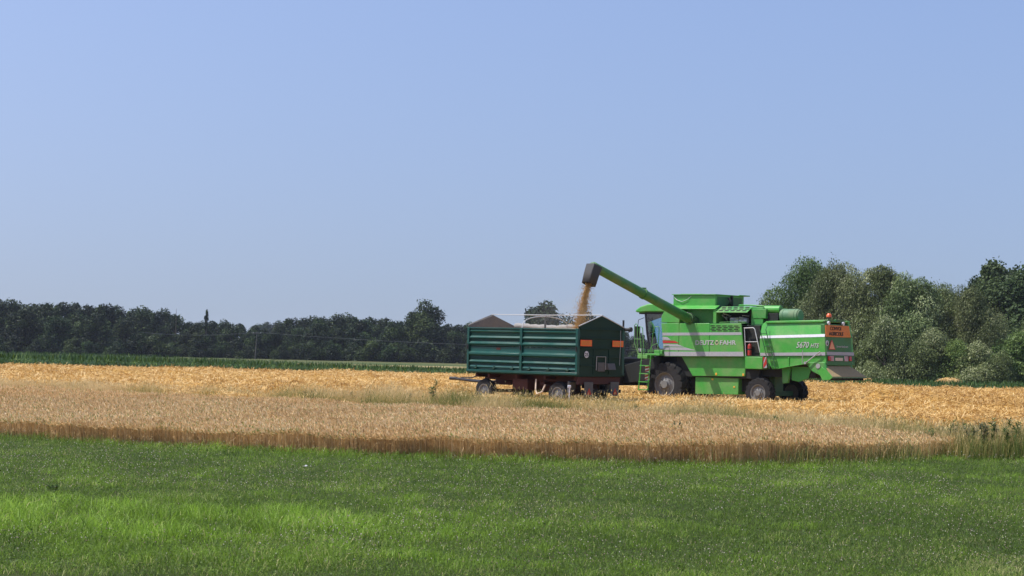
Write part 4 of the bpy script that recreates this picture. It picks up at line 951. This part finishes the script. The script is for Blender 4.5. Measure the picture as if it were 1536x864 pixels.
# tail face
ty = lambda z: CW - .56 + (3.10 - z) * .27
TX = lambda z: 7.075 + (3.10 - z) * .06
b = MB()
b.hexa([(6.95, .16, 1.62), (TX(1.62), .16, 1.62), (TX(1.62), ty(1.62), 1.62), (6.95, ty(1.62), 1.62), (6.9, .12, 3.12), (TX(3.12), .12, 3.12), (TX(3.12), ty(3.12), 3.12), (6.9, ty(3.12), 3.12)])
tf = P('tail_panel', b, M['green_tail_shade'], bev=.025)
def onface(y, z, d): return (TX(z) + d, y, z)
def faceq(b, y0a, y0b, y1a, y1b, z0, z1, d0, d1):   # bottom y0a..y0b at z0, top y1a..y1b at z1
    b.hexa([onface(y0a, z0, d0), onface(y0b, z0, d0), onface(y0b, z0, d1), onface(y0a, z0, d1), onface(y1a, z1, d0), onface(y1b, z1, d0), onface(y1b, z1, d1), onface(y1a, z1, d1)])
b = MB(); faceq(b, .14, ty(2.66) - .03, .14, ty(3.08) - .02, 2.66, 3.08, .004, .022); sg_ = P('warning_sign', b, M['sign_orange'], bev=.004)
ang = math.atan(.06)
text('sign_lettering', 'CONVOI', M['black'], CB, (TX(2.90) + .026, .45, 2.90), (R(90) , 0, R(90)), .135, .78, bold=.012)
text('sign_lettering', 'AGRICOLE', M['black'], CB, (TX(2.71) + .030, .36, 2.71), (R(90), 0, R(90)), .135, 1.02, bold=.012)
b = MB(); b.cyl((TX(2.43) + .0, .24, 2.43), (TX(2.43) + .016, .24, 2.43), .10, n=24); sd_ = P('speed_disc', b, M['white'], None, 0)
text('disc_number', '6', M['black'], sd_, (TX(2.43) + .02, .19, 2.365), (R(90), 0, R(90)), .13, .09, bold=.02)
b = MB(); b.prism([(.32, 2.20), (.80, 2.20), (.60, 2.54), (.52, 2.54)], lambda p_: TX(p_[1]) + .004, lambda p_: TX(p_[1]) + .018, 'x'); tri_ = P('slow_vehicle_triangle', b, M['red'], bev=.003)
b = MB(); b.prism([(.38, 2.225), (.74, 2.225), (.57, 2.50), (.55, 2.50)], lambda p_: TX(p_[1]) + .0185, lambda p_: TX(p_[1]) + .022, 'x'); P('triangle_field', b, M['pale_orange'], tri_, 0)
text('tail_lettering', 'farmer-land.com', M['letter'], CB, (TX(2.29) + .004, .90, 2.28), (R(90), 0, R(90)), .085, .82)
b = MB(); faceq(b, .17, ty(2.0) + .01, .17, ty(2.12) + .01, 2.0, 2.12, .002, .016); P('tail_stripe', b, M['silver'], None, 0)
b = MB(); faceq(b, .18, ty(1.78) - .01, .18, ty(1.98) - .01, 1.77, 1.985, .002, .010); P('lamp_panel', b, M['green_dark'], None, 0)
b = MB(); faceq(b, .24, .40, .24, .40, 1.80, 1.97, .010, .06); faceq(b, 1.72, 1.90, 1.72, 1.88, 1.80, 1.97, .010, .06); P('tail_lamp', b, M['tail_lamp'], None, .015)
b = MB(); faceq(b, .76, 1.30, .76, 1.30, 1.80, 1.91, .011, .02); P('number_plate', b, M['plate'], None, .004)
for (ya, yb_) in ((.44, .66), (1.42, 1.68)):
    b = MB(); faceq(b, ya, yb_, ya, yb_, 1.79, 1.975, .011, .018); hb = P('hazard_board', b, M['white'], None, 0)
    b = MB()
    for k in range(3):
        u0 = ya + (yb_ - ya) * (k / 3.2); faceq(b, u0, u0 + .035, u0 + .05, u0 + .085, 1.79, 1.975, .0185, .0205)
    P('red_hatching', b, M['red'], hb, 0)
b = MB(); b.tube([(7.0, .55, 3.2), (7.0, .55, 3.33)], .02, 8); b.box(6.97, 7.06, .16, 1.62, 3.20, 3.235); b.box(6.97, 7.06, .95, 1.55, 3.235, 3.30); P('lamp_bracket', b, M['green_dark'], None, .006)
b = MB(); b.cyl((7.0, .55, 3.33), (7.0, .55, 3.37), .085, n=18); P('beacon_base', b, M['black'], None, 0)
b = MB(); b.lathe([(.0, 0), (.001, 0)], (0, 0, 0), 3) if False else None
b.cyl((7.0, .55, 3.37), (7.0, .55, 3.45), .098, .092, n=20); b.cyl((7.0, .55, 3.45), (7.0, .55, 3.51), .092, .05, n=20); P('beacon', b, M['beacon'], None, .012)
for y_ in (.36, 1.40):
    b = MB(); b.cyl((7.04, y_, 3.16), (7.13, y_, 3.15), .06, .075, n=18); P('work_lamp', b, M['white'], None, .008)
# axles and wheels
b = MB(); b.box(.02, .38, .5, CW - .5, .55, .95); b.cyl((.2, .3, .72), (.2, CW - .3, .72), .16, n=14); P('front_axle', b, M['dark'])
b = MB(); b.box(4.25, 4.50, .4, CW - .1, .42, .60); b.box(4.2, 4.55, .9, CW - .9, .55, 1.2); b.cyl((4.36, .3, .53), (4.36, CW, .53), .07, n=12); P('rear_axle', b, M['green_dark'])
wheel(CB, .20, -.10, .73, .86, .66, .45, (M['rubber'], M['rim']), lug=18, rim_in=.05, hub=.16)
wheel(CB, .20, CW + .10, .73, .86, -.66, .45, (M['rubber'], M['rim']), lug=18, rim_in=.05, hub=.16)
wheel(CB, 4.36, .02, .54, .57, .38, .31, (M['rubber'], M['rim']), lug=16, rim_in=.06, hub=.11)
wheel(CB, 4.36, CW + .32, .54, .57, -.38, .31, (M['rubber'], M['rim']), lug=16, rim_in=.06, hub=.11)
# cab
cy0, cy1 = .38, 1.98
b = MB(); b.hexa([(-.98, cy0, 1.95), (.0, cy0, 1.95), (.0, cy1, 1.95), (-.98, cy1, 1.95), (-.98, cy0, 2.06), (.0, cy0, 2.06), (.0, cy1, 2.06), (-.98, cy1, 2.06)]); P('cab_floor', b, M['green_dark'])
b = MB(); b.box(.02, .42, cy0 + .02, cy1 - .02, 1.95, 3.5); P('cab_rear_wall', b, M['dark'])
for y_ in (cy0 + .03, cy1 - .03):
    b = MB(); b.tube([(-.88, y_, 2.05), (-1.02, y_, 2.7), (-1.12, y_, 3.5)], .045, 8); P('cab_pillar', b, M['black'], None, 0)
    b = MB(); b.tube([(-.02, y_, 2.05), (-.02, y_, 3.5)], .045, 8); P('cab_pillar', b, M['black'], None, 0)
    b = MB(); b.tube([(-.86, y_, 2.07), (-.06, y_, 2.07)], .03, 8); P('window_sill', b, M['black'], None, 0)
b = MB(); b.tube([(-.80, cy0 + .0, 2.2), (-.80, cy0 - .03, 3.25), (-.78, cy0, 3.3)], .012, 6); P('cab_grab_rail', b, M['black'], None, 0)
b = MB(); b.add([(-.88, cy0 + .02, 2.08), (-.05, cy0 + .02, 2.08), (-.05, cy0 + .02, 3.48), (-1.11, cy0 + .02, 3.48), (-1.02, cy0 + .02, 2.7)], [(0, 1, 2, 3, 4)]); sw = P('side_window', b, M['glass'], None, 0, smooth=False)
b = MB(); b.add([(-.88, cy1 - .02, 2.08), (-.05, cy1 - .02, 2.08), (-.05, cy1 - .02, 3.48), (-1.11, cy1 - .02, 3.48), (-1.02, cy1 - .02, 2.7)], [(0, 1, 2, 3, 4)]); P('side_window', b, M['glass'], None, 0, smooth=False)
b = MB(); b.add([(-.89, cy0 + .06, 2.08), (-.89, cy1 - .06, 2.08), (-1.03, cy1 - .06, 2.7), (-1.03, cy0 + .06, 2.7), (-1.12, cy1 - .06, 3.48), (-1.12, cy0 + .06, 3.48)], [(0, 1, 2, 3), (3, 2, 4, 5)]); P('windscreen', b, M['glass'], None, 0)
b = MB()
rp_ = [(-1.56, 3.53), (-1.50, 3.62), (-1.30, 3.74), (-.95, 3.84), (-.5, 3.87), (.3, 3.84), (.45, 3.62), (.42, 3.52), (-1.0, 3.52), (-1.35, 3.49)]
b.prism(rp_, cy0 - .10, cy1 + .10); P('cab_roof', b, M['green'], bev=.06, )
b = MB(); b.box(-1.42, -.0, cy0 + .0, cy1 - .0, 3.44, 3.515); P('roof_lining', b, M['black'], bev=.01)
b = MB(); b.box(-.45, -.0, 1.0, 1.45, 2.35, 2.48); b.hexa([(-.10, 1.0, 2.45), (.0, 1.0, 2.45), (.0, 1.45, 2.45), (-.10, 1.45, 2.45), (.0, 1.05, 3.1), (.02, 1.05, 3.1), (.02, 1.40, 3.1), (.0, 1.40, 3.1)]); b.cyl((-.22, 1.22, 2.05), (-.22, 1.22, 2.36), .08, n=10); P('driver_seat', b, M['black'], bev=.03)
b = MB(); b.tube([(-.80, 1.22, 2.05), (-.66, 1.22, 2.72)], .04, 8); b.tube([(-.66 + .05 * math.cos(a_), 1.22 + .18 * math.sin(a_), 2.74 + .03 * -math.cos(a_) * 4) for a_ in np.linspace(0, 6.283, 17)], .014, 6); P('steering_column', b, M['black'], None, 0)
# platform, front ladder and rails
b = MB(); b.box(-.92, .12, -.32, cy0, 1.83, 1.90); b.box(-.92, -.45, -.34, .1, 1.70, 1.83); P('platform', b, M['green'], bev=.01)
b = MB(); b.hexa([(-.75, -.30, 1.905), (.05, -.30, 1.905), (.05, .2, 1.905), (-.75, .2, 1.905), (-.75, -.30, 1.99), (.05, -.30, 2.02), (.05, .2, 2.02), (-.75, .2, 1.99)]) if False else b.box(-.30, .08, -.10, .36, 1.90, 2.04); P('battery_box', b, M['green'], bev=.012)
b = MB()
b.tube([(-.70, -.34, 1.84), (-.79, -.40, .48)], .022, 8); b.tube([(-.27, -.34, 1.84), (-.35, -.40, .48)], .022, 8)
for z_ in (.50, .80, 1.12, 1.43): 
    sh = (1.84 - z_) * .066; b.box(-.70 - sh, -.27 - sh * .9, -.45, -.30, z_ - .016, z_ + .016)
b.box(-.80, -.62, -.46, -.34, .26, .33); b.tube([(-.74, -.40, .48), (-.72, -.40, .30)], .015, 6)
P('front_ladder', b, M['green'], None, 0)
b = MB()
for z0_, z1_ in ((.86, 1.10), (1.18, 1.42)): b.box(-.58, -.36, -.285, -.275, z0_, z1_)
wb = P('ladder_marker', b, M['white'], None, 0)
b = MB()
for z0_ in (.86, .98, 1.18, 1.30): b.hexa([(-.58, -.288, z0_), (-.36, -.288, z0_ + .06), (-.36, -.286, z0_ + .06), (-.58, -.286, z0_), (-.58, -.288, z0_ + .06), (-.36, -.288, z0_ + .12), (-.36, -.286, z0_ + .12), (-.58, -.286, z0_ + .06)])
P('red_bars', b, M['red'], wb, 0)
b = MB()
b.tube([(-.70, -.34, 1.86), (-.86, -.34, 2.86), (-.80, -.34, 2.93), (-.70, -.34, 2.90), (-.60, -.34, 1.9)], .016, 8)
b.tube([(-.92, -.30, 1.88), (-1.10, -.30, 2.3), (-1.12, -.30, 2.98), (-1.05, -.30, 3.05), (-.98, -.30, 3.0), (-.97, -.30, 2.3), (-.9, -.3, 1.88)], .016, 8)
b.tube([(-1.1, -.30, 2.45), (-.75, -.34, 2.45)], .013, 6)
b.tube([(-.30, -.30, 1.9), (-.20, -.30, 2.85), (-.12, -.30, 2.94), (.04, -.30, 2.94), (.07, -.30, 2.85), (.02, -.3, 2.04)], .016, 8)
b.tube([(-.45, -.30, 1.9), (-.25, -.30, 2.22), (.0, -.30, 2.3)], .014, 6)
P('handrail', b, M['green_dirty'], None, 0)
b = MB(); b.box(-1.16, -1.06, -.25, -.0, 2.55, 2.95); b.tube([(-1.1, .3, 3.3), (-1.12, -.05, 3.2), (-1.11, -.1, 2.9)], .014, 6); P('mirror', b, M['black'], None, .015)
# feeder house and header
b = MB(); b.hexa([(-2.3, .6, .68), (-.5, .6, .90), (-.5, 1.8, .90), (-2.3, 1.8, .68), (-2.3, .6, 1.40), (-.5, .6, 1.85), (-.5, 1.8, 1.85), (-2.3, 1.8, 1.40)]); P('feeder_house', b, M['dark'], bev=.02)
b = MB()
b.box(-2.45, -2.33, -1.2, 3.6, .62, 1.62); b.box(-3.4, -2.3, -1.2, 3.6, .60, .66)
hd = P('header', b, M['dark'], bev=.01)
b = MB(); b.tube([(-2.4, -1.2, 1.66), (-2.4, 3.6, 1.66)], .05, 8); b.tube([(-2.32, -1.0, 1.46), (-2.32, 3.4, 1.46)], .025, 6); P('header_beam', b, M['boot'], hd, 0)
for y_ in (-1.24, 3.56):
    b = MB(); b.prism([(-2.3, 1.55), (-2.3, .6), (-3.5, .55), (-4.1, .62), (-3.6, 1.02), (-2.8, 1.5)], y_, y_ + .08); P('crop_divider', b, M['dark'], hd, .02)
    b = MB(); b.prism([(-2.35, 1.02), (-2.35, .78), (-2.62, .78), (-2.80, .92), (-2.6, 1.04)], y_ - .03, y_); P('divider_guard', b, M['green'], hd, .01)
b = MB(); b.cyl((-2.85, -1.1, .95), (-2.85, 3.5, .95), .2, n=18); P('intake_auger', b, M['boot'], hd, 0)
b = MB(); b.cyl((-3.2, -1.1, 1.62), (-3.2, 3.5, 1.62), .07, n=10)
for k in range(6):
    a_ = k * math.pi / 3 + .2; yx, zz = -3.2 + .5 * math.cos(a_), 1.62 + .5 * math.sin(a_); b.tube([(yx, -1.1, zz), (yx, 3.5, zz)], .02, 6)
    for y_ in (-1.05, .4, 1.9, 3.45): b.tube([(-3.2, y_, 1.62), (yx, y_, zz)], .018, 5)
    for j in range(24): y_ = -1.0 + j * .19; b.tube([(yx, y_, zz), (yx + .06, y_, zz - .2)], .006, 4)
P('reel', b, M['boot'], hd, 0)
b = MB(); b.box(-1.0, -.80, -.25, .05, 1.95, 2.08); P('front_lamp', b, M['silver'], None, .02)
# unloading auger
A0, A1 = Vector((1.23, .35, 3.16)), Vector((1.23, -5.98, 4.97)); dA = (A1 - A0).normalized()
b = MB(); b.cyl(A0, A1, .185, .165, n=28)
for t_ in (.52,): 
    c_ = A0.lerp(A1, t_); b.cyl(c_ - dA * .06, c_ + dA * .06, .20, n=28); b.box(c_.x - .05, c_.x + .05, c_.y - .12, c_.y + .12, c_.z + .17, c_.z + .235)
au = P('unloading_auger', b, M['green_auger'], bev=.006)
b = MB(); b.cyl(A0 - dA * .05, A0 + dA * .42, .215, n=28); b.cyl((1.23, .22, 2.95), (1.23, .22, 3.3), .22, n=24); P('auger_elbow', b, M['green_dark'], au, .012)
b = MB(); b.tube([(1.35, .1, 3.38), (1.42, -.1, 3.47), (1.40, -.35, 3.50)], .015, 6); b.tube([(1.12, .1, 3.4), (1.10, -.2, 3.49), (1.2, -.3, 3.50)], .012, 6); P('auger_hose', b, M['steel'], au, 0)
b = MB()
nrm = Vector((0, dA.z, -dA.y)).normalized()       # across the tube, upwards
tp = A1 + dA * .06
q = [A1 - dA * .42 + nrm * -.12, tp + nrm * .16]
def ring(c, ax, a, bq): return [c + Vector((sx * a, 0, 0)) + ax * (sy * bq) for sx, sy in ((-1, -1), (1, -1), (1, 1), (-1, 1))]
ax = Vector((0, -math.cos(R(22)), math.sin(R(22))))
top = A1 - dA * .10 + Vector((0, 0, .06)); bot_ = Vector((1.23, -6.20, 4.30))
rt = ring(top, dA, .19, .25); rb = ring(bot_, ax, .18, .20)
md = [(a_ + c_) / 2 + Vector((0, -.02, 0)) for a_, c_ in zip(rt, rb)]
b.add(rt + md + rb, [(i_, (i_ + 1) % 4, 4 + (i_ + 1) % 4, 4 + i_) for i_ in range(4)] + [(4 + i_, 4 + (i_ + 1) % 4, 8 + (i_ + 1) % 4, 8 + i_) for i_ in range(4)] + [(3, 2, 1, 0)])
sp = P('spout', b, M['boot'], au, .03); so = sp.modifiers.new('solid', 'SOLIDIFY'); so.thickness = .015
b = MB(); b.cyl(A1 - dA * .1, A1 + dA * .10, .172, .12, n=24); P('end_cap', b, M['green_grey'], au, .02)

# falling grain
mat_fall = plantmat('falling_grain', [(0, (0.36, 0.21, 0.068)), (0.5, (0.62, 0.41, 0.155)), (1, (0.84, 0.65, 0.35))], 0.6, 0.3)
n = 15000; t = rng.random(n) ** .8; ph = rng.random(n) * 2 * np.pi; rad = np.where(rng.random(n) < .06, rng.uniform(1, 2.3, n), np.abs(rng.normal(0, .5, n)).clip(0, 1.35))
wd = .13 + .08 * t; strk = .035 * np.sin(ph * 3 + t * 3)
lx = 1.23 + np.cos(ph) * rad * (wd + strk); ly = -6.22 - .58 * t ** .8 + .04 + np.sin(ph) * rad * (wd + strk); lz = 4.40 - (4.40 - 2.42) * t + rng.normal(0, .03, n)
c_, s_ = math.cos(CA), math.sin(CA); p = np.stack([CO[0] + lx * c_ - ly * s_, CO[1] + lx * s_ + ly * c_, lz], 1)
up = unit(np.stack([rng.normal(0, .25, n), rng.normal(0, .25, n), np.ones(n)], 1)); nr = unit(np.cross(up, rng.normal(size=(n, 3)))); n2 = np.cross(up, nr)
L = rng.uniform(.02, .045, n) * (1 + .5 * t); W = rng.uniform(.012, .022, n); r = np.clip(rng.random(n) * .6 + .4 * vnoise(ph * 2, t * 1.2, .5, 150) - .05, 0, 1)
c = Cloud()
for nn in (nr, n2): co, q, ra = leaf_quads(p, nn, up, L, W, r); c.add(co, q, None, ra)
tag(c.build('falling_grain', mat_fall), 'stream of golden grain pouring from the spout into the trailer', 'grain', kind='stuff')

# ------------------------------------------------------------------ small things in the field
def weed(name, x, y, h, nlv, mat, label, group=None, seed=0, spread=.16, flower=None, z=0.0):
    g = np.random.default_rng(seed); e = empty(name, (x, y, z)); tag(e, label, 'plant', group)
    b = MB(); c = Cloud()
    for s_ in range(g.integers(2, 5)):
        a = g.random() * 6.28; ln = g.uniform(.05, spread) ; hh = h * g.uniform(.65, 1.0)
        top = np.array([math.cos(a) * ln, math.sin(a) * ln, hh])
        b.tube([(0, 0, 0), tuple(top * .5 * np.array([.7, .7, 1])), tuple(top)], .006, 5, rads=[.008, .006, .003])
        m = int(nlv * 1.6); t = g.uniform(.05, 1, m) ** .8; pp = top[None] * t[:, None]; az = g.random(m) * 6.28
        dv = unit(np.stack([np.cos(az), np.sin(az), g.uniform(-.1, .9, m)], 1)); L = (h * .8 + .12) * g.uniform(.10, .26, m) * (1.15 - .55 * t)
        nr = unit(np.cross(dv, np.stack([-np.sin(az), np.cos(az), az * 0], 1)) + .2 * g.normal(size=(m, 3)))
        co, q, ra = leaf_quads(pp + dv * L[:, None] / 2, nr, dv, L, L * .32, np.clip(g.normal(.5, .2, m), 0, 1)); c.add(co, q, None, ra)
    b.build('stem', mat, e); c.build('leaves', mat, e)
    return e
mat_weed = plantmat('weed_leaves', [(0, (0.035, 0.075, 0.022)), (0.5, (0.065, 0.125, 0.032)), (1, (0.15, 0.19, 0.06))], 0.55, 0.3)
mat_weed2 = plantmat('grey_weed_leaves', [(0, (0.06, 0.085, 0.045)), (0.5, (0.11, 0.14, 0.07)), (1, (0.2, 0.22, 0.13))], 0.6, 0.3)
def gpt(px, py, z=0.0):       # layout helper used once while placing plants: depth from the ground line
    D = (CAM_H - z) * 2500 / (py - horizon(px)); return world_x(px, D), D
weed('tall_weed', -2.33, 51.5, 1.0, 60, mat_weed, 'tall dark weed standing alone left of the trailer drawbar', seed=1)
weed('tall_weed', -1.02, 51.0, .72, 50, mat_weed2, 'grey-green weed in front of the front trailer wheel', seed=2)
weed('tall_weed', -4.9, 51.5, .62, 60, mat_weed2, 'bushy weed halfway along the grass strip left of the trailer', seed=3, spread=.3)
weed('tall_weed', -5.4, 50.8, .5, 50, mat_weed, 'small dark weed at the left of the bushy weed in the grass strip', seed=4, spread=.25)
weed('tall_weed', -3.2, 50.4, .62, 70, mat_weed2, 'broad grey-green weed right of the bushy weed in the grass strip', seed=5, spread=.32)
weed('tall_weed', 3.55, 46.5, .62, 60, mat_weed, 'green weed in front of the harvester ladder', seed=6, spread=.2)
weed('tall_weed', 3.42, 34.0, .78, 14, mat_weed2, 'slender green weed standing in the right end of the wheat', seed=7, spread=.1)
weed('tall_weed', 4.55, 31.5, .55, 22, mat_weed2, 'green weed at the near corner of the wheat', seed=8, spread=.42)
weed('tall_weed', 5.35, 31.8, .50, 20, mat_weed2, 'grey-green weed just right of the near wheat corner', seed=9, spread=.45)
weed('tall_weed', 6.6, 40.5, .6, 60, mat_weed, 'green weed in the grass strip below the harvester tail', seed=10, spread=.25)
weed('tall_weed', 1.2, 31.4, .42, 50, mat_weed, 'low weed growing from the shaded wheat edge', seed=11, spread=.2)
k = 0
for (x, y, h) in ((9.75, 35.3, .85), (9.95, 34.8, .72), (10.25, 35.2, .95), (10.5, 34.9, .80), (10.75, 35.6, .88), (10.95, 35.0, .70), (11.2, 35.3, .98), (9.5, 36.2, .75), (10.05, 36.4, .7), (11.5, 35.2, .8), (11.8, 35.8, .95), (9.0, 35.6, .6), (8.6, 35.2, .5)):
    k += 1; weed('tall_weed', x, y, h, 60, random.choice([mat_weed, mat_weed, mat_weed2]), 'tall leafy weed in the clump at the right edge between lawn and straw', 'weeds clumped at the right edge', seed=20 + k, spread=.2)
# dock plants / dark tuft in the lawn
weed('dark_weed', world_x(92, 22.6), 22.6, .10, 110, mat_weed, 'low dark leafy weed in the lawn behind the bright grass', seed=50, spread=.22)
# white stake
st = empty('marker_stake', (1.93, 54.2, 0)); tag(st, 'white stake standing beside the rear trailer wheel', 'stake')
MB().cyl((0, 0, 0), (.015, 0, .80), .022, .022, 10).build('shaft', M['white'], st); MB().box(-.05, .06, -.03, .03, .78, .87).build('head', M['white'], st, bevel=.012)
# scrap on the lawn
b = MB(); b.add([(-.03, -.02, 0), (.03, -.025, .006), (.035, .02, .012), (-.02, .028, .02), (0, 0, .03)], [(0, 1, 4), (1, 2, 4), (2, 3, 4), (3, 0, 4), (3, 2, 1, 0)])
o = b.build('paper_scrap', M['silver'], None, smooth=False); o.scale = (.8, .8, .8); o.location = (world_x(466, 26.4), 26.4, .13); tag(o, 'tiny white scrap lying on top of the lawn', 'scrap')
# pale hay heaps at the foot of the willows
for (px, D, s, lab) in ((1296, 119, .95, 'pale hay heap behind the harvester tray'), (1426, 119, 1.1, 'pale hay heap at the foot of the willows')):
    g = np.random.default_rng(int(px)); n = 1600; d = unit(g.normal(size=(n, 3))); d[:, 2] = np.abs(d[:, 2]); rr_ = g.uniform(.85, 1.05, n)
    p = d * rr_[:, None] * np.array([1.1, .8, .62]) * s; up = unit(g.normal(size=(n, 3)) * np.array([1, 1, .4])); nr = unit(d + .4 * g.normal(size=(n, 3)))
    up = unit(up - nr * np.sum(up * nr, 1)[:, None])
    co, q, ra = leaf_quads(p, nr, up, g.uniform(.15, .4, n) * s, g.uniform(.03, .07, n), np.clip(g.normal(.6, .2, n), 0, 1))
    b = Cloud(); b.add(co, q, None, ra); o = b.build('hay_heap', mat_straw); x = world_x(px, D); o.location = (x, D, float(ground_z(x, D)) + .12); tag(o, lab, 'hay heap')

# ------------------------------------------------------------------ haze
def haze(dens=0.00011):
    m = bpy.data.materials.new('haze'); m.use_nodes = True; t = m.node_tree; t.nodes.clear()
    o = t.nodes.new('ShaderNodeOutputMaterial'); v = t.nodes.new('ShaderNodeVolumePrincipled')
    v.inputs['Color'].default_value = (0.80, 0.87, 1.0, 1); v.inputs['Density'].default_value = dens; v.inputs['Anisotropy'].default_value = 0.0
    t.links.new(v.outputs[0], o.inputs['Volume'])
    b = MB(); b.box(-1550, 1550, -150, 1750, -4.0, 22.0); h = b.build('haze', m, None, smooth=False); h['kind'] = 'stuff'
    tag(h, 'thin bluish summer haze over the fields', 'haze')
haze()

# faint dust drifting off the grain stream
def dust():
    import bmesh
    m = bpy.data.materials.new('grain_dust'); m.use_nodes = True; t = m.node_tree; t.nodes.clear()
    o = t.nodes.new('ShaderNodeOutputMaterial'); v = t.nodes.new('ShaderNodeVolumePrincipled'); v.inputs['Color'].default_value = (0.9, 0.80, 0.64, 1)
    tc = t.nodes.new('ShaderNodeTexCoord'); ln = t.nodes.new('ShaderNodeVectorMath'); ln.operation = 'LENGTH'
    t.links.new(tc.outputs['Object'], ln.inputs[0])
    mr = t.nodes.new('ShaderNodeMapRange'); mr.interpolation_type = 'SMOOTHSTEP'; mr.inputs[1].default_value = 1.0; mr.inputs[2].default_value = 0.1; mr.inputs[3].default_value = 0.0; mr.inputs[4].default_value = 0.16
    t.links.new(ln.outputs['Value'], mr.inputs[0])
    nz = t.nodes.new('ShaderNodeTexNoise'); nz.inputs['Scale'].default_value = 2.6; nz.inputs['Detail'].default_value = 3
    n2 = t.nodes.new('ShaderNodeMapRange'); n2.inputs[1].default_value = .38; n2.inputs[2].default_value = .72
    mu = t.nodes.new('ShaderNodeMath'); mu.operation = 'MULTIPLY'
    t.links.new(tc.outputs['Object'], nz.inputs['Vector']); t.links.new(nz.outputs['Fac'], n2.inputs[0]); t.links.new(n2.outputs[0], mu.inputs[0]); t.links.new(mr.outputs[0], mu.inputs[1])
    t.links.new(mu.outputs[0], v.inputs['Density']); t.links.new(v.outputs[0], o.inputs['Volume'])
    me = bpy.data.meshes.new('grain_dust'); bm = bmesh.new(); bmesh.ops.create_icosphere(bm, subdivisions=3, radius=1.0); bm.to_mesh(me); bm.free(); me.materials.append(m)
    ob = bpy.data.objects.new('grain_dust', me); COL.objects.link(ob); ob.location = (1.75, 58.2, 3.15); ob.scale = (2.0, 1.4, 1.35)
    tag(ob, 'faint dust drifting over the trailer beside the falling grain', 'dust', kind='stuff')
dust()
